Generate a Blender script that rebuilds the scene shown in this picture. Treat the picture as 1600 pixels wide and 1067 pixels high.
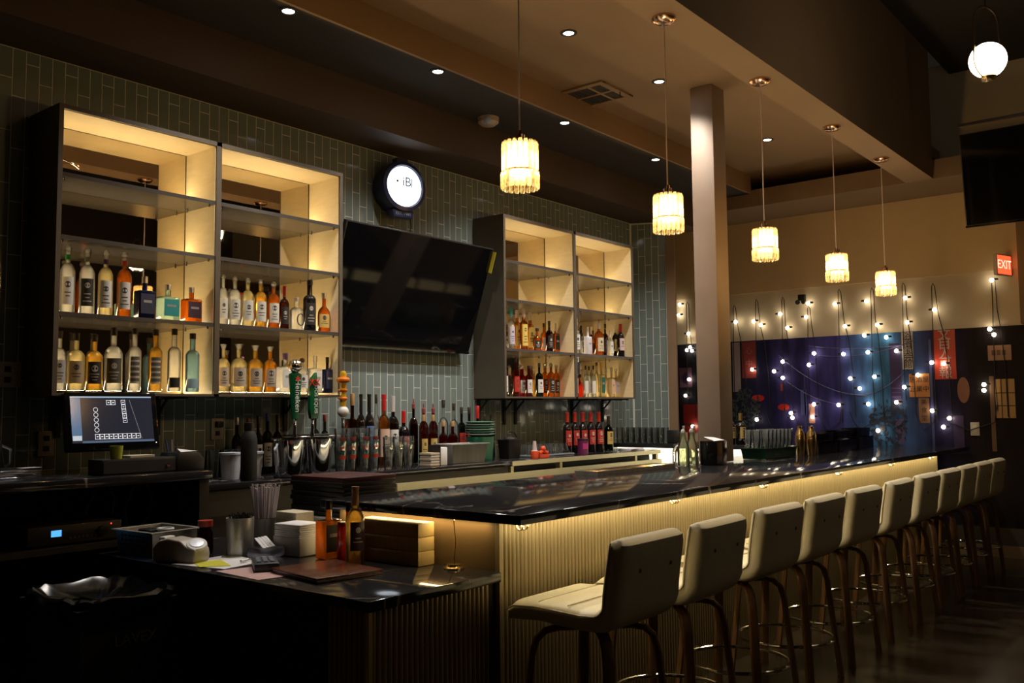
import bpy, bmesh, math, random
from mathutils import Matrix, Vector

scene = bpy.context.scene
for _o in list(bpy.data.objects):
    bpy.data.objects.remove(_o)

# ------------------------------------------------------------------ camera
CAM = Vector((0.0, 0.0, 1.30))
YAW, PITCH, ROLL = math.radians(38.90), math.radians(4.2485), math.radians(-0.5643)
_F = Vector((math.cos(YAW) * math.cos(PITCH), math.sin(YAW) * math.cos(PITCH), math.sin(PITCH)))
_R = Vector((math.sin(YAW), -math.cos(YAW), 0))
_U = _R.cross(_F)
_R2 = _R * math.cos(ROLL) + _U * math.sin(ROLL)
_U2 = -_R * math.sin(ROLL) + _U * math.cos(ROLL)
cam_data = bpy.data.cameras.new('camera')
cam_data.sensor_width = 36.0
cam_data.lens = 1436.46 / 1600 * 36.0
cam_data.clip_start = 0.05
cam = bpy.data.objects.new('camera', cam_data)
scene.collection.objects.link(cam)
cam.matrix_world = Matrix(((_R2.x, _U2.x, -_F.x, CAM.x), (_R2.y, _U2.y, -_F.y, CAM.y),
                           (_R2.z, _U2.z, -_F.z, CAM.z), (0, 0, 0, 1)))
scene.camera = cam

# ------------------------------------------------------------------ world and exposure
world = bpy.data.worlds.new('night')
scene.world = world
world.use_nodes = True
world.node_tree.nodes['Background'].inputs[0].default_value = (1.0, 0.8, 0.6, 1)
world.node_tree.nodes['Background'].inputs[1].default_value = 0.010
scene.view_settings.view_transform = 'Standard'
scene.view_settings.look = 'None'
scene.view_settings.exposure = 0.0
scene.view_settings.gamma = 1.0
scene.view_settings.use_curve_mapping = False
try:
    cy = scene.cycles
    cy.use_denoising = True
    cy.max_bounces = 10
    cy.diffuse_bounces = 4
    cy.glossy_bounces = 4
    cy.transmission_bounces = 4
    cy.transparent_max_bounces = 24
    cy.sample_clamp_indirect = 4.0
    cy.caustics_reflective = False
    cy.caustics_refractive = False
    cy.blur_glossy = 0.3
except Exception:
    pass

# light colours and powers of the place (each lamp's builder uses them)
WARM = (1.0, 0.76, 0.46)
LEDC = (1.0, 0.70, 0.32)
COOL = (0.93, 0.95, 1.0)
P_SHELF, P_PENDANT, P_CAN, P_GLOBE = 2.8, 17.0, 80.0, 60.0
P_BAR, P_BAREND, P_UNDER = 11.5, 1.4, 8.0

# ------------------------------------------------------------------ key dimensions (metres)
WALLY = 4.553            # tiled back wall
SHF = 4.249              # front of the shelf units
FX = 8.85                # mural wall
BZ = 0.94                # bar top
BX0, BX1, BY0, BY1 = 2.485, 8.80, 1.975, 3.03
PANY, PANX = 2.16, 2.58  # fluted front and end panel of the bar
SCZ = 0.72               # low service counter
SCX0, SCY0 = 1.94, 2.138
BCZ, BCY = 0.95, 3.98    # back counter
SZ = 3.20                # pendant soffit

# ------------------------------------------------------------------ materials
MATS = {}

def lin(c):
    return tuple(((v / 255) / 12.92 if v / 255 <= 0.04045 else ((v / 255 + 0.055) / 1.055) ** 2.4) for v in c)

def M(name, color=(0.5, 0.5, 0.5), rough=0.5, metal=0.0, emit=None, strength=0.0, coat=0.0, spec=None):
    if name in MATS:
        return MATS[name]
    m = bpy.data.materials.new(name)
    m.use_nodes = True
    b = m.node_tree.nodes['Principled BSDF']
    b.inputs['Base Color'].default_value = (*color, 1)
    b.inputs['Roughness'].default_value = rough
    b.inputs['Metallic'].default_value = metal
    if coat:
        b.inputs['Coat Weight'].default_value = coat
        b.inputs['Coat Roughness'].default_value = 0.05
    if spec is not None:
        b.inputs['Specular IOR Level'].default_value = spec
    if emit is not None:
        b.inputs['Emission Color'].default_value = (*emit, 1)
        b.inputs['Emission Strength'].default_value = strength
    MATS[name] = m
    return m

def glass(name, color, translucent=0.35, gloss=1.0, rough=0.03):
    """thin coloured glass: tinted see-through, a little scatter, mirror-like rim"""
    if name in MATS:
        return MATS[name]
    m = bpy.data.materials.new(name)
    m.use_nodes = True
    nt = m.node_tree
    nt.nodes.clear()
    out = nt.nodes.new('ShaderNodeOutputMaterial')
    tr = nt.nodes.new('ShaderNodeBsdfTransparent')
    tl = nt.nodes.new('ShaderNodeBsdfTranslucent')
    gl = nt.nodes.new('ShaderNodeBsdfGlossy')
    fr = nt.nodes.new('ShaderNodeFresnel')
    m1 = nt.nodes.new('ShaderNodeMixShader')
    m2 = nt.nodes.new('ShaderNodeMixShader')
    tr.inputs[0].default_value = (*color, 1)
    tl.inputs[0].default_value = (*color, 1)
    gl.inputs[0].default_value = (gloss, gloss, gloss, 1)
    gl.inputs[1].default_value = rough
    fr.inputs[0].default_value = 1.45
    m1.inputs[0].default_value = translucent
    nt.links.new(tr.outputs[0], m1.inputs[1])
    nt.links.new(tl.outputs[0], m1.inputs[2])
    nt.links.new(fr.outputs[0], m2.inputs[0])
    nt.links.new(m1.outputs[0], m2.inputs[1])
    nt.links.new(gl.outputs[0], m2.inputs[2])
    nt.links.new(m2.outputs[0], out.inputs[0])
    MATS[name] = m
    return m

def noisy(name, c0, c1, scale=8.0, rough=(0.4, 0.6), metal=0.0, detail=4.0, stretch=(1, 1, 1), bump=0.0, coat=0.0):
    if name in MATS:
        return MATS[name]
    m = bpy.data.materials.new(name)
    m.use_nodes = True
    nt = m.node_tree
    b = nt.nodes['Principled BSDF']
    tc = nt.nodes.new('ShaderNodeTexCoord')
    mp = nt.nodes.new('ShaderNodeMapping')
    mp.inputs['Scale'].default_value = stretch
    no = nt.nodes.new('ShaderNodeTexNoise')
    no.inputs['Scale'].default_value = scale
    no.inputs['Detail'].default_value = detail
    cr = nt.nodes.new('ShaderNodeValToRGB')
    cr.color_ramp.elements[0].position = 0.3
    cr.color_ramp.elements[1].position = 0.7
    cr.color_ramp.elements[0].color = (*c0, 1)
    cr.color_ramp.elements[1].color = (*c1, 1)
    mr = nt.nodes.new('ShaderNodeMapRange')
    mr.inputs['To Min'].default_value = rough[0]
    mr.inputs['To Max'].default_value = rough[1]
    nt.links.new(tc.outputs['Object'], mp.inputs[0])
    nt.links.new(mp.outputs[0], no.inputs['Vector'])
    nt.links.new(no.outputs['Fac'], cr.inputs[0])
    nt.links.new(cr.outputs[0], b.inputs['Base Color'])
    nt.links.new(no.outputs['Fac'], mr.inputs[0])
    nt.links.new(mr.outputs[0], b.inputs['Roughness'])
    b.inputs['Metallic'].default_value = metal
    if coat:
        b.inputs['Coat Weight'].default_value = coat
    if bump:
        bu = nt.nodes.new('ShaderNodeBump')
        bu.inputs['Strength'].default_value = bump
        bu.inputs['Distance'].default_value = 0.01
        nt.links.new(no.outputs['Fac'], bu.inputs['Height'])
        nt.links.new(bu.outputs[0], b.inputs['Normal'])
    MATS[name] = m
    return m

def marble(name):
    m = bpy.data.materials.new(name)
    m.use_nodes = True
    nt = m.node_tree
    b = nt.nodes['Principled BSDF']
    tc = nt.nodes.new('ShaderNodeTexCoord')
    n1 = nt.nodes.new('ShaderNodeTexNoise')
    n1.inputs['Scale'].default_value = 1.1
    n1.inputs['Detail'].default_value = 5
    n1.inputs['Distortion'].default_value = 0.8
    s = nt.nodes.new('ShaderNodeMath'); s.operation = 'SUBTRACT'; s.inputs[1].default_value = 0.5
    a = nt.nodes.new('ShaderNodeMath'); a.operation = 'ABSOLUTE'
    cr = nt.nodes.new('ShaderNodeValToRGB')
    cr.color_ramp.elements[0].position = 0.0
    cr.color_ramp.elements[0].color = (0.30, 0.28, 0.26, 1)
    cr.color_ramp.elements[1].position = 0.012
    cr.color_ramp.elements[1].color = (0.020, 0.020, 0.023, 1)
    n2 = nt.nodes.new('ShaderNodeTexNoise')
    n2.inputs['Scale'].default_value = 2.5
    gate = nt.nodes.new('ShaderNodeMapRange')
    gate.inputs['From Min'].default_value = 0.48
    gate.inputs['From Max'].default_value = 0.62
    mx = nt.nodes.new('ShaderNodeMixRGB')
    mx.inputs[1].default_value = (0.020, 0.020, 0.023, 1)
    nt.links.new(tc.outputs['Object'], n1.inputs['Vector'])
    nt.links.new(tc.outputs['Object'], n2.inputs['Vector'])
    nt.links.new(n1.outputs['Fac'], s.inputs[0]); nt.links.new(s.outputs[0], a.inputs[0])
    nt.links.new(a.outputs[0], cr.inputs[0])
    nt.links.new(n2.outputs['Fac'], gate.inputs[0])
    nt.links.new(gate.outputs[0], mx.inputs[0])
    nt.links.new(cr.outputs[0], mx.inputs[2])
    nt.links.new(mx.outputs[0], b.inputs['Base Color'])
    b.inputs['Roughness'].default_value = 0.09
    MATS[name] = m
    return m

mt_marble = marble('black_marble')
mt_black = M('black_plastic', (0.012, 0.012, 0.012), 0.4)
mt_blackg = M('black_gloss', (0.006, 0.006, 0.007), 0.06)
mt_blackm = M('matte_black', (0.01, 0.009, 0.008), 0.75)
mt_chrome = M('chrome', (0.8, 0.8, 0.8), 0.08, 1.0)
mt_steel = noisy('brushed_steel', (0.45, 0.44, 0.41), (0.58, 0.57, 0.52), 30, (0.3, 0.42), 0.75, stretch=(1, 1, 0.1))
mt_brass = M('brass', (0.75, 0.55, 0.28), 0.22, 1.0)
mt_copper = M('rose_brass', (0.75, 0.45, 0.28), 0.18, 1.0)
mt_white = M('white_plastic', (0.75, 0.74, 0.72), 0.45)
mt_paper = M('white_paper', (0.8, 0.79, 0.8), 0.8)
mt_clear = glass('clear_glass', (0.93, 0.95, 0.94), 0.14)
mt_frosted = glass('frosted_plastic', (0.8, 0.8, 0.86), 0.7, 0.6, 0.2)
mt_cream = noisy('cream_leather', (0.76, 0.68, 0.46), (0.82, 0.74, 0.51), 60, (0.42, 0.55), bump=0.03)
mt_piping = M('pale_piping', (0.8, 0.7, 0.48), 0.5)
mt_walnut = noisy('walnut', (0.17, 0.08, 0.03), (0.26, 0.13, 0.05), 12, (0.35, 0.5), stretch=(6, 6, 0.6))
mt_flute = noisy('bronze_flute', (0.33, 0.26, 0.135), (0.42, 0.33, 0.17), 9, (0.32, 0.45), 0.35, stretch=(4, 4, 0.4))
mt_endpanel = noisy('brown_laminate', (0.13, 0.078, 0.030), (0.155, 0.094, 0.037), 5, (0.4, 0.55))
mt_darkwood = noisy('dark_cabinet', (0.018, 0.014, 0.010), (0.03, 0.022, 0.014), 7, (0.45, 0.6))
mt_taupe = noisy('taupe_laminate', (0.090, 0.072, 0.052), (0.105, 0.084, 0.06), 8, (0.45, 0.55))
mt_maple = noisy('pale_lining', (0.74, 0.60, 0.36), (0.80, 0.66, 0.41), 10, (0.4, 0.5), stretch=(1, 1, 5))
mt_shelf = M('shelf_board', (0.075, 0.066, 0.060), 0.18)
mt_mirror = M('tinted_mirror', (0.80, 0.72, 0.58), 0.015, 1.0)
mt_tile = noisy('sage_glazed_tile', (0.175, 0.220, 0.208), (0.202, 0.250, 0.237), 3, (0.06, 0.12))
mt_grout = M('grout', (0.66, 0.66, 0.58), 0.8)
mt_tan = noisy('tan_ceiling_paint', (0.29, 0.180, 0.095), (0.315, 0.196, 0.103), 4, (0.7, 0.8))
mt_wallp = noisy('cream_wall_paint', (0.56, 0.47, 0.33), (0.60, 0.50, 0.35), 3, (0.7, 0.8))
mt_darkceil = M('dark_ceiling', (0.035, 0.028, 0.022), 0.8)
mt_brownp = noisy('brown_paint', (0.20, 0.125, 0.068), (0.23, 0.145, 0.08), 5, (0.55, 0.7))
mt_floor = noisy('polished_brown_floor', (0.030, 0.022, 0.014), (0.065, 0.046, 0.028), 2.2, (0.16, 0.3), bump=0.02)
mt_olive = M('pale_metal_fascia', (0.55, 0.50, 0.33), 0.35, 0.6)
mt_lit = M('white_lit_panel', (0.85, 0.83, 0.72), 0.5)
mt_darkwall = M('dark_wall_paint', (0.05, 0.035, 0.022), 0.8)

# ------------------------------------------------------------------ object helpers
C = scene.collection

def tag(o, label=None, cat=None, group=None, kind=None):
    if label: o['label'] = label
    if cat: o['category'] = cat
    if group: o['group'] = group
    if kind: o['kind'] = kind
    return o

def thing(name, label, cat, loc=(0, 0, 0), rz=0.0, group=None):
    o = bpy.data.objects.new(name, None)
    o.empty_display_size = 0.05
    C.objects.link(o)
    o.location = loc
    o.rotation_euler = (0, 0, rz)
    return tag(o, label, cat, group)

def obj(name, mesh, parent=None, loc=(0, 0, 0), rot=(0, 0, 0), scale=(1, 1, 1)):
    o = bpy.data.objects.new(name, mesh)
    C.objects.link(o)
    if parent is not None:
        o.parent = parent
    o.location = loc
    o.rotation_euler = rot
    o.scale = scale
    return o

def copy_tree(o, parent=None):
    c = o.copy()
    C.objects.link(c)
    c.parent = parent
    for ch in list(o.children):
        copy_tree(ch, c)
    return c

class MB:
    """collects simple solids into one mesh"""
    def __init__(self):
        self.v = []
        self.f = []

    def add(self, vs, fs):
        n = len(self.v)
        self.v += [tuple(p) for p in vs]
        self.f += [tuple(i + n for i in f) for f in fs]
        return self

    def box(self, x0, x1, y0, y1, z0, z1):
        vs = [(x0, y0, z0), (x1, y0, z0), (x1, y1, z0), (x0, y1, z0), (x0, y0, z1), (x1, y0, z1), (x1, y1, z1), (x0, y1, z1)]
        return self.add(vs, [(0, 3, 2, 1), (4, 5, 6, 7), (0, 1, 5, 4), (1, 2, 6, 5), (2, 3, 7, 6), (3, 0, 4, 7)])

    def lathe(self, prof, n=20, c=(0, 0, 0), sx=1.0, sy=1.0, a0=0.0, a1=None, cap=True):
        full = a1 is None
        if full:
            a1 = a0 + 2 * math.pi
        m = n if full else n + 1
        vs = []
        for r, z in prof:
            for i in range(m):
                a = a0 + (a1 - a0) * i / n
                vs.append((c[0] + r * math.cos(a) * sx, c[1] + r * math.sin(a) * sy, c[2] + z))
        fs = []
        for k in range(len(prof) - 1):
            for i in range(n):
                j = (i + 1) % m
                fs.append((k * m + i, k * m + j, (k + 1) * m + j, (k + 1) * m + i))
        if full and cap:
            if prof[0][0] > 1e-6:
                fs.append(tuple(range(m - 1, -1, -1)))
            if prof[-1][0] > 1e-6:
                k = (len(prof) - 1) * m
                fs.append(tuple(k + i for i in range(m)))
        return self.add(vs, fs)

    def cyl(self, c, r, h, n=16, r1=None):
        return self.lathe([(r, 0), (r if r1 is None else r1, h)], n, c)

    def tube(self, pts, r, n=8, closed=False, flat=None):
        pts = [Vector(p) for p in pts]
        m = len(pts)
        up = Vector((0, 0, 1))
        vs = []
        prev = None
        for i, p in enumerate(pts):
            if closed:
                d = pts[(i + 1) % m] - pts[i - 1]
            else:
                d = pts[min(i + 1, m - 1)] - pts[max(i - 1, 0)]
            d.normalize()
            if prev is None:
                a = d.cross(up)
                if a.length < 1e-3:
                    a = d.cross(Vector((1, 0, 0)))
                a.normalize()
            else:
                a = prev - d * prev.dot(d)
                a.normalize()
            prev = a
            b = d.cross(a)
            for k in range(n):
                t = 2 * math.pi * k / n
                ra, rb = (r, r) if flat is None else flat
                vs.append(p + a * (ra * math.cos(t)) + b * (rb * math.sin(t)))
        fs = []
        for i in range(m if closed else m - 1):
            for k in range(n):
                k2 = (k + 1) % n
                i2 = (i + 1) % m
                fs.append((i * n + k, i * n + k2, i2 * n + k2, i2 * n + k))
        if not closed:
            fs.append(tuple(range(n - 1, -1, -1)))
            fs.append(tuple((m - 1) * n + k for k in range(n)))
        return self.add(vs, fs)

    def prism(self, poly, y0, y1):
        """polygon in (x, z) pushed from y0 to y1"""
        n = len(poly)
        vs = [(x, y0, z) for x, z in poly] + [(x, y1, z) for x, z in poly]
        fs = [tuple(range(n)), tuple(range(2 * n - 1, n - 1, -1))]
        for i in range(n):
            j = (i + 1) % n
            fs.append((j, i, n + i, n + j))
        return self.add(vs, fs)

    def sphere(self, c, r, n=12, sz=1.0):
        k = max(6, n // 2)
        prof = [(max(r * math.sin(math.pi * i / k), 1e-5 if i in (0, k) else 0), -r * sz * math.cos(math.pi * i / k)) for i in range(k + 1)]
        prof[0] = (0.0, prof[0][1]); prof[-1] = (0.0, prof[-1][1])
        return self.lathe(prof, n, c, cap=False)

    def mesh(self, name, mat, smooth=False, bevel=0.0, seg=2):
        me = bpy.data.meshes.new(name)
        me.from_pydata(self.v, [], self.f)
        bm = bmesh.new()
        bm.from_mesh(me)
        bmesh.ops.remove_doubles(bm, verts=bm.verts, dist=1e-6)
        if bevel:
            bmesh.ops.bevel(bm, geom=list(bm.edges), offset=bevel, segments=seg, profile=0.5, affect='EDGES')
        bmesh.ops.recalc_face_normals(bm, faces=bm.faces)
        bm.to_mesh(me)
        bm.free()
        if smooth:
            me.polygons.foreach_set('use_smooth', [True] * len(me.polygons))
            me.set_sharp_from_angle(angle=math.radians(38))
        me.materials.append(mat)
        return me

    def build(self, name, mat, parent=None, smooth=False, bevel=0.0, seg=2, loc=(0, 0, 0), rot=(0, 0, 0)):
        return obj(name, self.mesh(name, mat, smooth, bevel, seg), parent, loc, rot)

def bx(name, mat, x0, x1, y0, y1, z0, z1, parent=None, bevel=0.0, **k):
    return MB().box(x0, x1, y0, y1, z0, z1).build(name, mat, parent, bevel=bevel, smooth=bool(bevel), **k)

def struct(name, mat, *boxes, label=None, bevel=0.0):
    mb = MB()
    for b in boxes:
        mb.box(*b)
    o = mb.build(name, mat, bevel=bevel)
    return tag(o, label, None, None, 'structure')

def area(name, loc, sx, sy, power, color, direction, parent=None, spread=180):
    l = bpy.data.lights.new(name, 'AREA')
    l.shape = 'RECTANGLE'
    l.size, l.size_y = sx, sy
    l.energy = power
    l.color = color
    l.spread = math.radians(spread)
    o = bpy.data.objects.new(name, l)
    C.objects.link(o)
    if parent: o.parent = parent
    o.location = loc
    d = Vector(direction).normalized()
    # x axis of the strip runs along the longest side: keep it horizontal
    z = -d
    return o, z

def strip(name, p0, p1, width, power, color, direction, parent=None, spread=180):
    """a thin area lamp from p0 to p1 that shines along direction"""
    p0, p1 = Vector(p0), Vector(p1)
    o, z = area(name, (p0 + p1) / 2, (p1 - p0).length, width, power, color, direction, parent, spread)
    x = (p1 - p0).normalized()
    z = (z - x * z.dot(x)).normalized()
    y = z.cross(x)
    o.matrix_local = Matrix(((x.x, y.x, z.x, o.location.x), (x.y, y.y, z.y, o.location.y), (x.z, y.z, z.z, o.location.z), (0, 0, 0, 1)))
    return o

def point(name, loc, power, color, radius=0.03, parent=None):
    l = bpy.data.lights.new(name, 'POINT')
    l.energy, l.color, l.shadow_soft_size = power, color, radius
    o = bpy.data.objects.new(name, l)
    C.objects.link(o)
    if parent: o.parent = parent
    o.location = loc
    return o

def spot(name, loc, power, color, angle=110, radius=0.04, parent=None):
    l = bpy.data.lights.new(name, 'SPOT')
    l.energy, l.color, l.shadow_soft_size = power, color, radius
    l.spot_size, l.spot_blend = math.radians(angle), 0.8
    o = bpy.data.objects.new(name, l)
    C.objects.link(o)
    if parent: o.parent = parent
    o.location = loc
    return o

def text(name, body, size, mat, parent, loc, rot, align='CENTER', depth=0.0006, spacing=1.0, line=1.0, sx=1.0):
    cu = bpy.data.curves.new(name, 'FONT')
    cu.body = body
    cu.size = size
    cu.align_x = align
    cu.align_y = 'CENTER'
    cu.extrude = depth
    cu.space_character = spacing
    cu.space_line = line
    o = bpy.data.objects.new(name, cu)
    C.objects.link(o)
    dg = bpy.context.evaluated_depsgraph_get()
    me = bpy.data.meshes.new_from_object(o.evaluated_get(dg))
    bpy.data.objects.remove(o)
    me.materials.clear()
    me.materials.append(mat)
    t = obj(name, me, parent, loc, rot, (sx, 1, 1))
    return t

ORD = ['first', 'second', 'third', 'fourth', 'fifth', 'sixth', 'seventh', 'eighth', 'ninth', 'tenth', 'eleventh', 'twelfth',
       'thirteenth', 'fourteenth', 'fifteenth', 'sixteenth', 'seventeenth', 'eighteenth', 'nineteenth', 'twentieth']
rnd = random.Random(7)
# ================================================================== the room
struct('floor', mt_floor, (-2.2, 9.3, -4.2, 5.8, -0.1, 0.0), label='dark polished brown floor with blurred reflections')
wall_back = struct('wall_back', mt_grout, (-2.2, 7.463, WALLY, WALLY + 0.12, 0, 3.6), label='back wall clad in vertical sage green glazed tiles')
struct('wall_left', mt_darkwall, (-2.2, -2.0, -4.2, 4.6, 0, 4.4), label='dark side wall beyond the service end')
struct('wall_near', mt_darkwall, (-2.2, 9.3, -4.2, -4.0, 0, 4.4), label='dark wall behind the dining area')
wall_far = struct('wall_far', mt_wallp, (FX, FX + 0.15, -4.2, 5.75, 0, 4.4), label='cream far wall behind the string lights')
struct('wall_alcove', mt_darkwall, (7.3, FX, 5.6, 5.75, 0, 3.6), (7.3, 7.42, 4.68, 5.6, 0, 3.6), label='dark alcove wall behind the tiled corner')
struct('trim_1', mt_brownp, (8.70, FX, -0.2, 1.51, 1.985, 3.2), label='brown bulkhead at the right end of the far wall')
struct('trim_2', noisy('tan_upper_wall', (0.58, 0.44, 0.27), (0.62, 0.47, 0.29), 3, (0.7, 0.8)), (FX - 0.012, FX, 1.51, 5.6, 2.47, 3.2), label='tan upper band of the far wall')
struct('baseboard_far', mt_brownp, (FX - 0.018, FX, -4.0, 5.6, 0.0, 0.10), label='low brown baseboard of the far wall')
struct('trim_4', mt_darkwall, (FX - 0.010, FX, -4.0, 5.6, 0.10, 0.25), label='dark strip of wall below the mural')
# ceilings: wall-side drop, dark recess, tan tray, pendant soffit, far soffit, high black dining ceiling
struct('ceiling_wall_soffit', M('dark_brown_paint', (0.07, 0.043, 0.026), 0.7), (-2.2, 8.14, 4.18, WALLY + 0.12, 3.06, 3.50), label='narrow brown soffit over the tiled wall')
struct('ceiling_recess', mt_darkceil, (-2.2, 8.14, 3.65, 4.18, 3.326, 3.50), label='dark recessed ceiling strip along the tiled wall')
struct('ceiling_tray', mt_tan, (-2.2, 9.3, 2.12, 4.7, 3.50, 3.60), (-2.2, 8.14, 3.63, 3.65, 3.326, 3.50), label='raised tan ceiling tray over the bar')
struct('ceiling_pendant_soffit', mt_tan, (-2.2, 8.14, 2.01, 2.23, SZ, 4.4), label='long tan soffit beam that carries the pendants')
struct('ceiling_far_soffit', mt_brownp, (8.14, FX, -4.2, 5.75, SZ, 3.36), label='brown soffit along the far wall')
struct('ceiling_dining', mt_darkceil, (-2.2, 9.3, -4.2, 2.01, 4.3, 4.4), label='high black ceiling of the dining room')
struct('ceiling_end', mt_darkceil, (-2.2, -2.0, 2.01, 4.7, 3.0, 3.7), label='dark end of the ceiling tray')
struct('ceiling_far_cove', mt_darkceil, (8.75, FX, 2.01, 5.6, 3.36, 3.50), label='black cove above the far soffit')

# ---- tiles of the back wall: 300 singly, the rest joined
PITCH_X, PITCH_Z, JOINT = 0.0628, 0.256, 0.0046
tile_mesh = None
def tile_unit(d=0.0014, ch=0.0009):
    mb = MB()
    w, h = PITCH_X - JOINT, PITCH_Z - JOINT
    a = [(0, 0, 0), (w, 0, 0), (w, 0, h), (0, 0, h)]
    b = [(0, -d + ch, 0), (w, -d + ch, 0), (w, -d + ch, h), (0, -d + ch, h)]
    c = [(ch, -d, ch), (w - ch, -d, ch), (w - ch, -d, h - ch), (ch, -d, h - ch)]
    fs = [(8, 9, 10, 11)]
    for i in range(4):
        j = (i + 1) % 4
        fs += [(i, j, 4 + j, 4 + i), (4 + i, 4 + j, 8 + j, 8 + i)]
    return mb.add(a + b + c, fs)
tile_me = tile_unit().mesh('tile', mt_tile)
UNITS = [(1.937, 3.644), (5.178, 6.997)]
def covered(x, z):
    """is this spot of the wall behind a shelf unit or the television, seen from where one stands"""
    t = SHF / WALLY
    xs, zs = CAM.x + (x - CAM.x) * t, CAM.z + (z - CAM.z) * t
    for a, b in UNITS:
        if (a - 0.02 < xs < b and 1.385 < zs < 2.74) or (a < x < b and 1.40 < z < 2.74):
            return True
    t2 = 4.36 / WALLY
    xs, zs = x * t2, 1.3 + (z - 1.3) * t2
    return 3.66 < xs < 5.0 and 1.74 < zs < 2.42
cells = []
ncol = int((7.45 - 1.35) / PITCH_X)
for i in range(ncol):
    x = 1.35 + i * PITCH_X
    off = (i * 2 % 3) / 3 * PITCH_Z
    z = 0.95 - PITCH_Z + off
    while z < 3.06:
        z0, z1 = max(z, 0.95), min(z + PITCH_Z, 3.06)
        if z1 - z0 > 0.02:
            cells.append((x, z0, z1 - z0))
        z += PITCH_Z
free = [c for c in cells if not covered(c[0] + 0.03, c[1] + c[2] / 2)]
dist = lambda c: (Vector((c[0], WALLY, c[1])) - CAM).length / max(c[2], 0.05) ** 0.5
free_seen = [c for c in free if c[0] > 1.70]
free_seen.sort(key=dist)
single = set(free_seen[:292])
rest = MB()
um = tile_unit()
for c in cells:
    if c in single:
        obj('tile', tile_me, wall_back, (c[0], WALLY, c[1]), (0, 0, 0), (1, 1, (c[2] - JOINT) / (PITCH_Z - JOINT)))
    else:
        k = (c[2] - JOINT) / (PITCH_Z - JOINT)
        rest.add([(v[0] + c[0], v[1] + WALLY, v[2] * k + c[1]) for v in um.v], um.f)
tag(rest.build('tile_field', mt_tile, wall_back), kind='stuff')
# ---- angled tiled corner at the far end of the back wall
ang = math.atan2(-0.91, 0.42)
wall_ret = MB().box(0, 0.325, 0, 0.10, 0, 3.06).build('wall_return', mt_grout)
wall_ret.location = (7.463, WALLY, 0)
wall_ret.rotation_euler = (0, 0, ang)
tag(wall_ret, 'short angled tiled wall at the end of the shelves', None, None, 'structure')
for i in range(5):
    off = ((i * 2 + 1) % 3) / 3 * PITCH_Z
    z = 0.95 - PITCH_Z + off
    while z < 3.04:
        z0, z1 = max(z, 0.95), min(z + PITCH_Z, 3.05)
        if z1 - z0 > 0.03:
            obj('tile', tile_me, wall_ret, (0.006 + i * PITCH_X, 0, z0), (0, 0, 0), (1, 1, (z1 - z0 - JOINT) / (PITCH_Z - JOINT)))
        z += PITCH_Z
tr3 = MB().box(0.325, 0.405, -0.02, 0.12, 0, 3.06).build('trim_3', mt_brownp, bevel=0.003)
tr3.location = (7.463, WALLY, 0)
tr3.rotation_euler = (0, 0, ang)
tag(tr3, 'brown wooden end trim of the angled tiled wall', None, None, 'structure')

# ---- column through the bar
col = thing('column', 'square brown column rising from the back of the bar', 'column', (5.702, 2.845, 0))
bx('shaft', noisy('taupe_column_paint', (0.27, 0.198, 0.145), (0.30, 0.22, 0.16), 6, (0.5, 0.62), bump=0.02), -0.092, 0.092, -0.083, 0.083, BZ + 0.001, 3.498, col, bevel=0.004)

# ---- recessed lights
def can(loc, label, grp):
    t = thing('recessed_light', label, 'ceiling light', loc, 0, grp)
    MB().lathe([(0.050, 0.0), (0.050, -0.004), (0.032, -0.006), (0.030, 0.0)], 24, (0, 0, 0), cap=False).build('trim_ring', mt_darkceil, t, smooth=True)
    MB().lathe([(0.0, -0.001), (0.031, -0.002)], 24, cap=False).build('lens', M('can_lens', (1, 1, 1), 0.5, 0, (0.95, 0.97, 1.0), 30), t)
    spot('lamp', (0, 0, -0.02), P_CAN, (1.0, 0.93, 0.84), 120, 0.035, t)
for i, x in enumerate((2.815, 3.91, 5.21, 6.48)):
    can((x, 3.705, 3.326), 'small round ceiling light by the tiled wall, %s' % ['leftmost of four', 'second from left', 'third from left', 'rightmost of four'][i], 'lights along the dark recess')
for i, x in enumerate((4.297, 5.348, 7.117)):
    can((x, 3.018, 3.50), 'small round light in the tan ceiling, %s' % ['above the air vent', 'between the vent and the column', 'farthest, right of the column'][i], 'lights in the tan tray')

# ---- air vent
v = thing('air_vent', 'square ceiling air vent with cross bars', 'vent', (5.27, 3.50, 3.50))
mb = MB()
s = 0.18
for a in (-s, s):
    mb.box(a - 0.022, a + 0.022, -s - 0.022, s + 0.022, -0.014, 0)
    mb.box(-s, s, a - 0.022, a + 0.022, -0.0135, 0)
mb.build('frame', mt_tan, v)
MB().box(-s, s, -0.075, -0.055, -0.012, 0).box(-0.010, 0.010, -s, s, -0.0125, 0).build('cross_bar', mt_tan, v)
bx('duct', mt_blackm, -s, s, -s, s, -0.002, -0.0005, v)
for k in range(9):
    y = -s + 0.03 + k * 0.04
    MB().add([(-s, y, -0.003), (s, y, -0.003), (s, y + 0.02, -0.010), (-s, y + 0.02, -0.010)], [(0, 1, 2, 3)]).build('louvre', mt_darkceil, v)
MB().tube([(0.05, -s - 0.01, -0.012), (0.05, -s - 0.01, -0.05)], 0.004, 6).build('lever', mt_blackm, v)

# ---- smoke alarm with a lamp eye
v = thing('smoke_alarm', 'round brown ceiling alarm with a bluish lens', 'alarm', (4.78, 4.05, 3.326))
MB().lathe([(0.0, -0.055), (0.05, -0.053), (0.072, -0.035), (0.075, 0.0)], 24).build('housing', M('alarm_case', (0.55, 0.45, 0.36), 0.35), v, smooth=True)
MB().sphere((-0.045, -0.035, -0.03), 0.03, 14).build('lens', M('alarm_lens', (0.5, 0.6, 0.85), 0.1), v, smooth=True)
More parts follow.
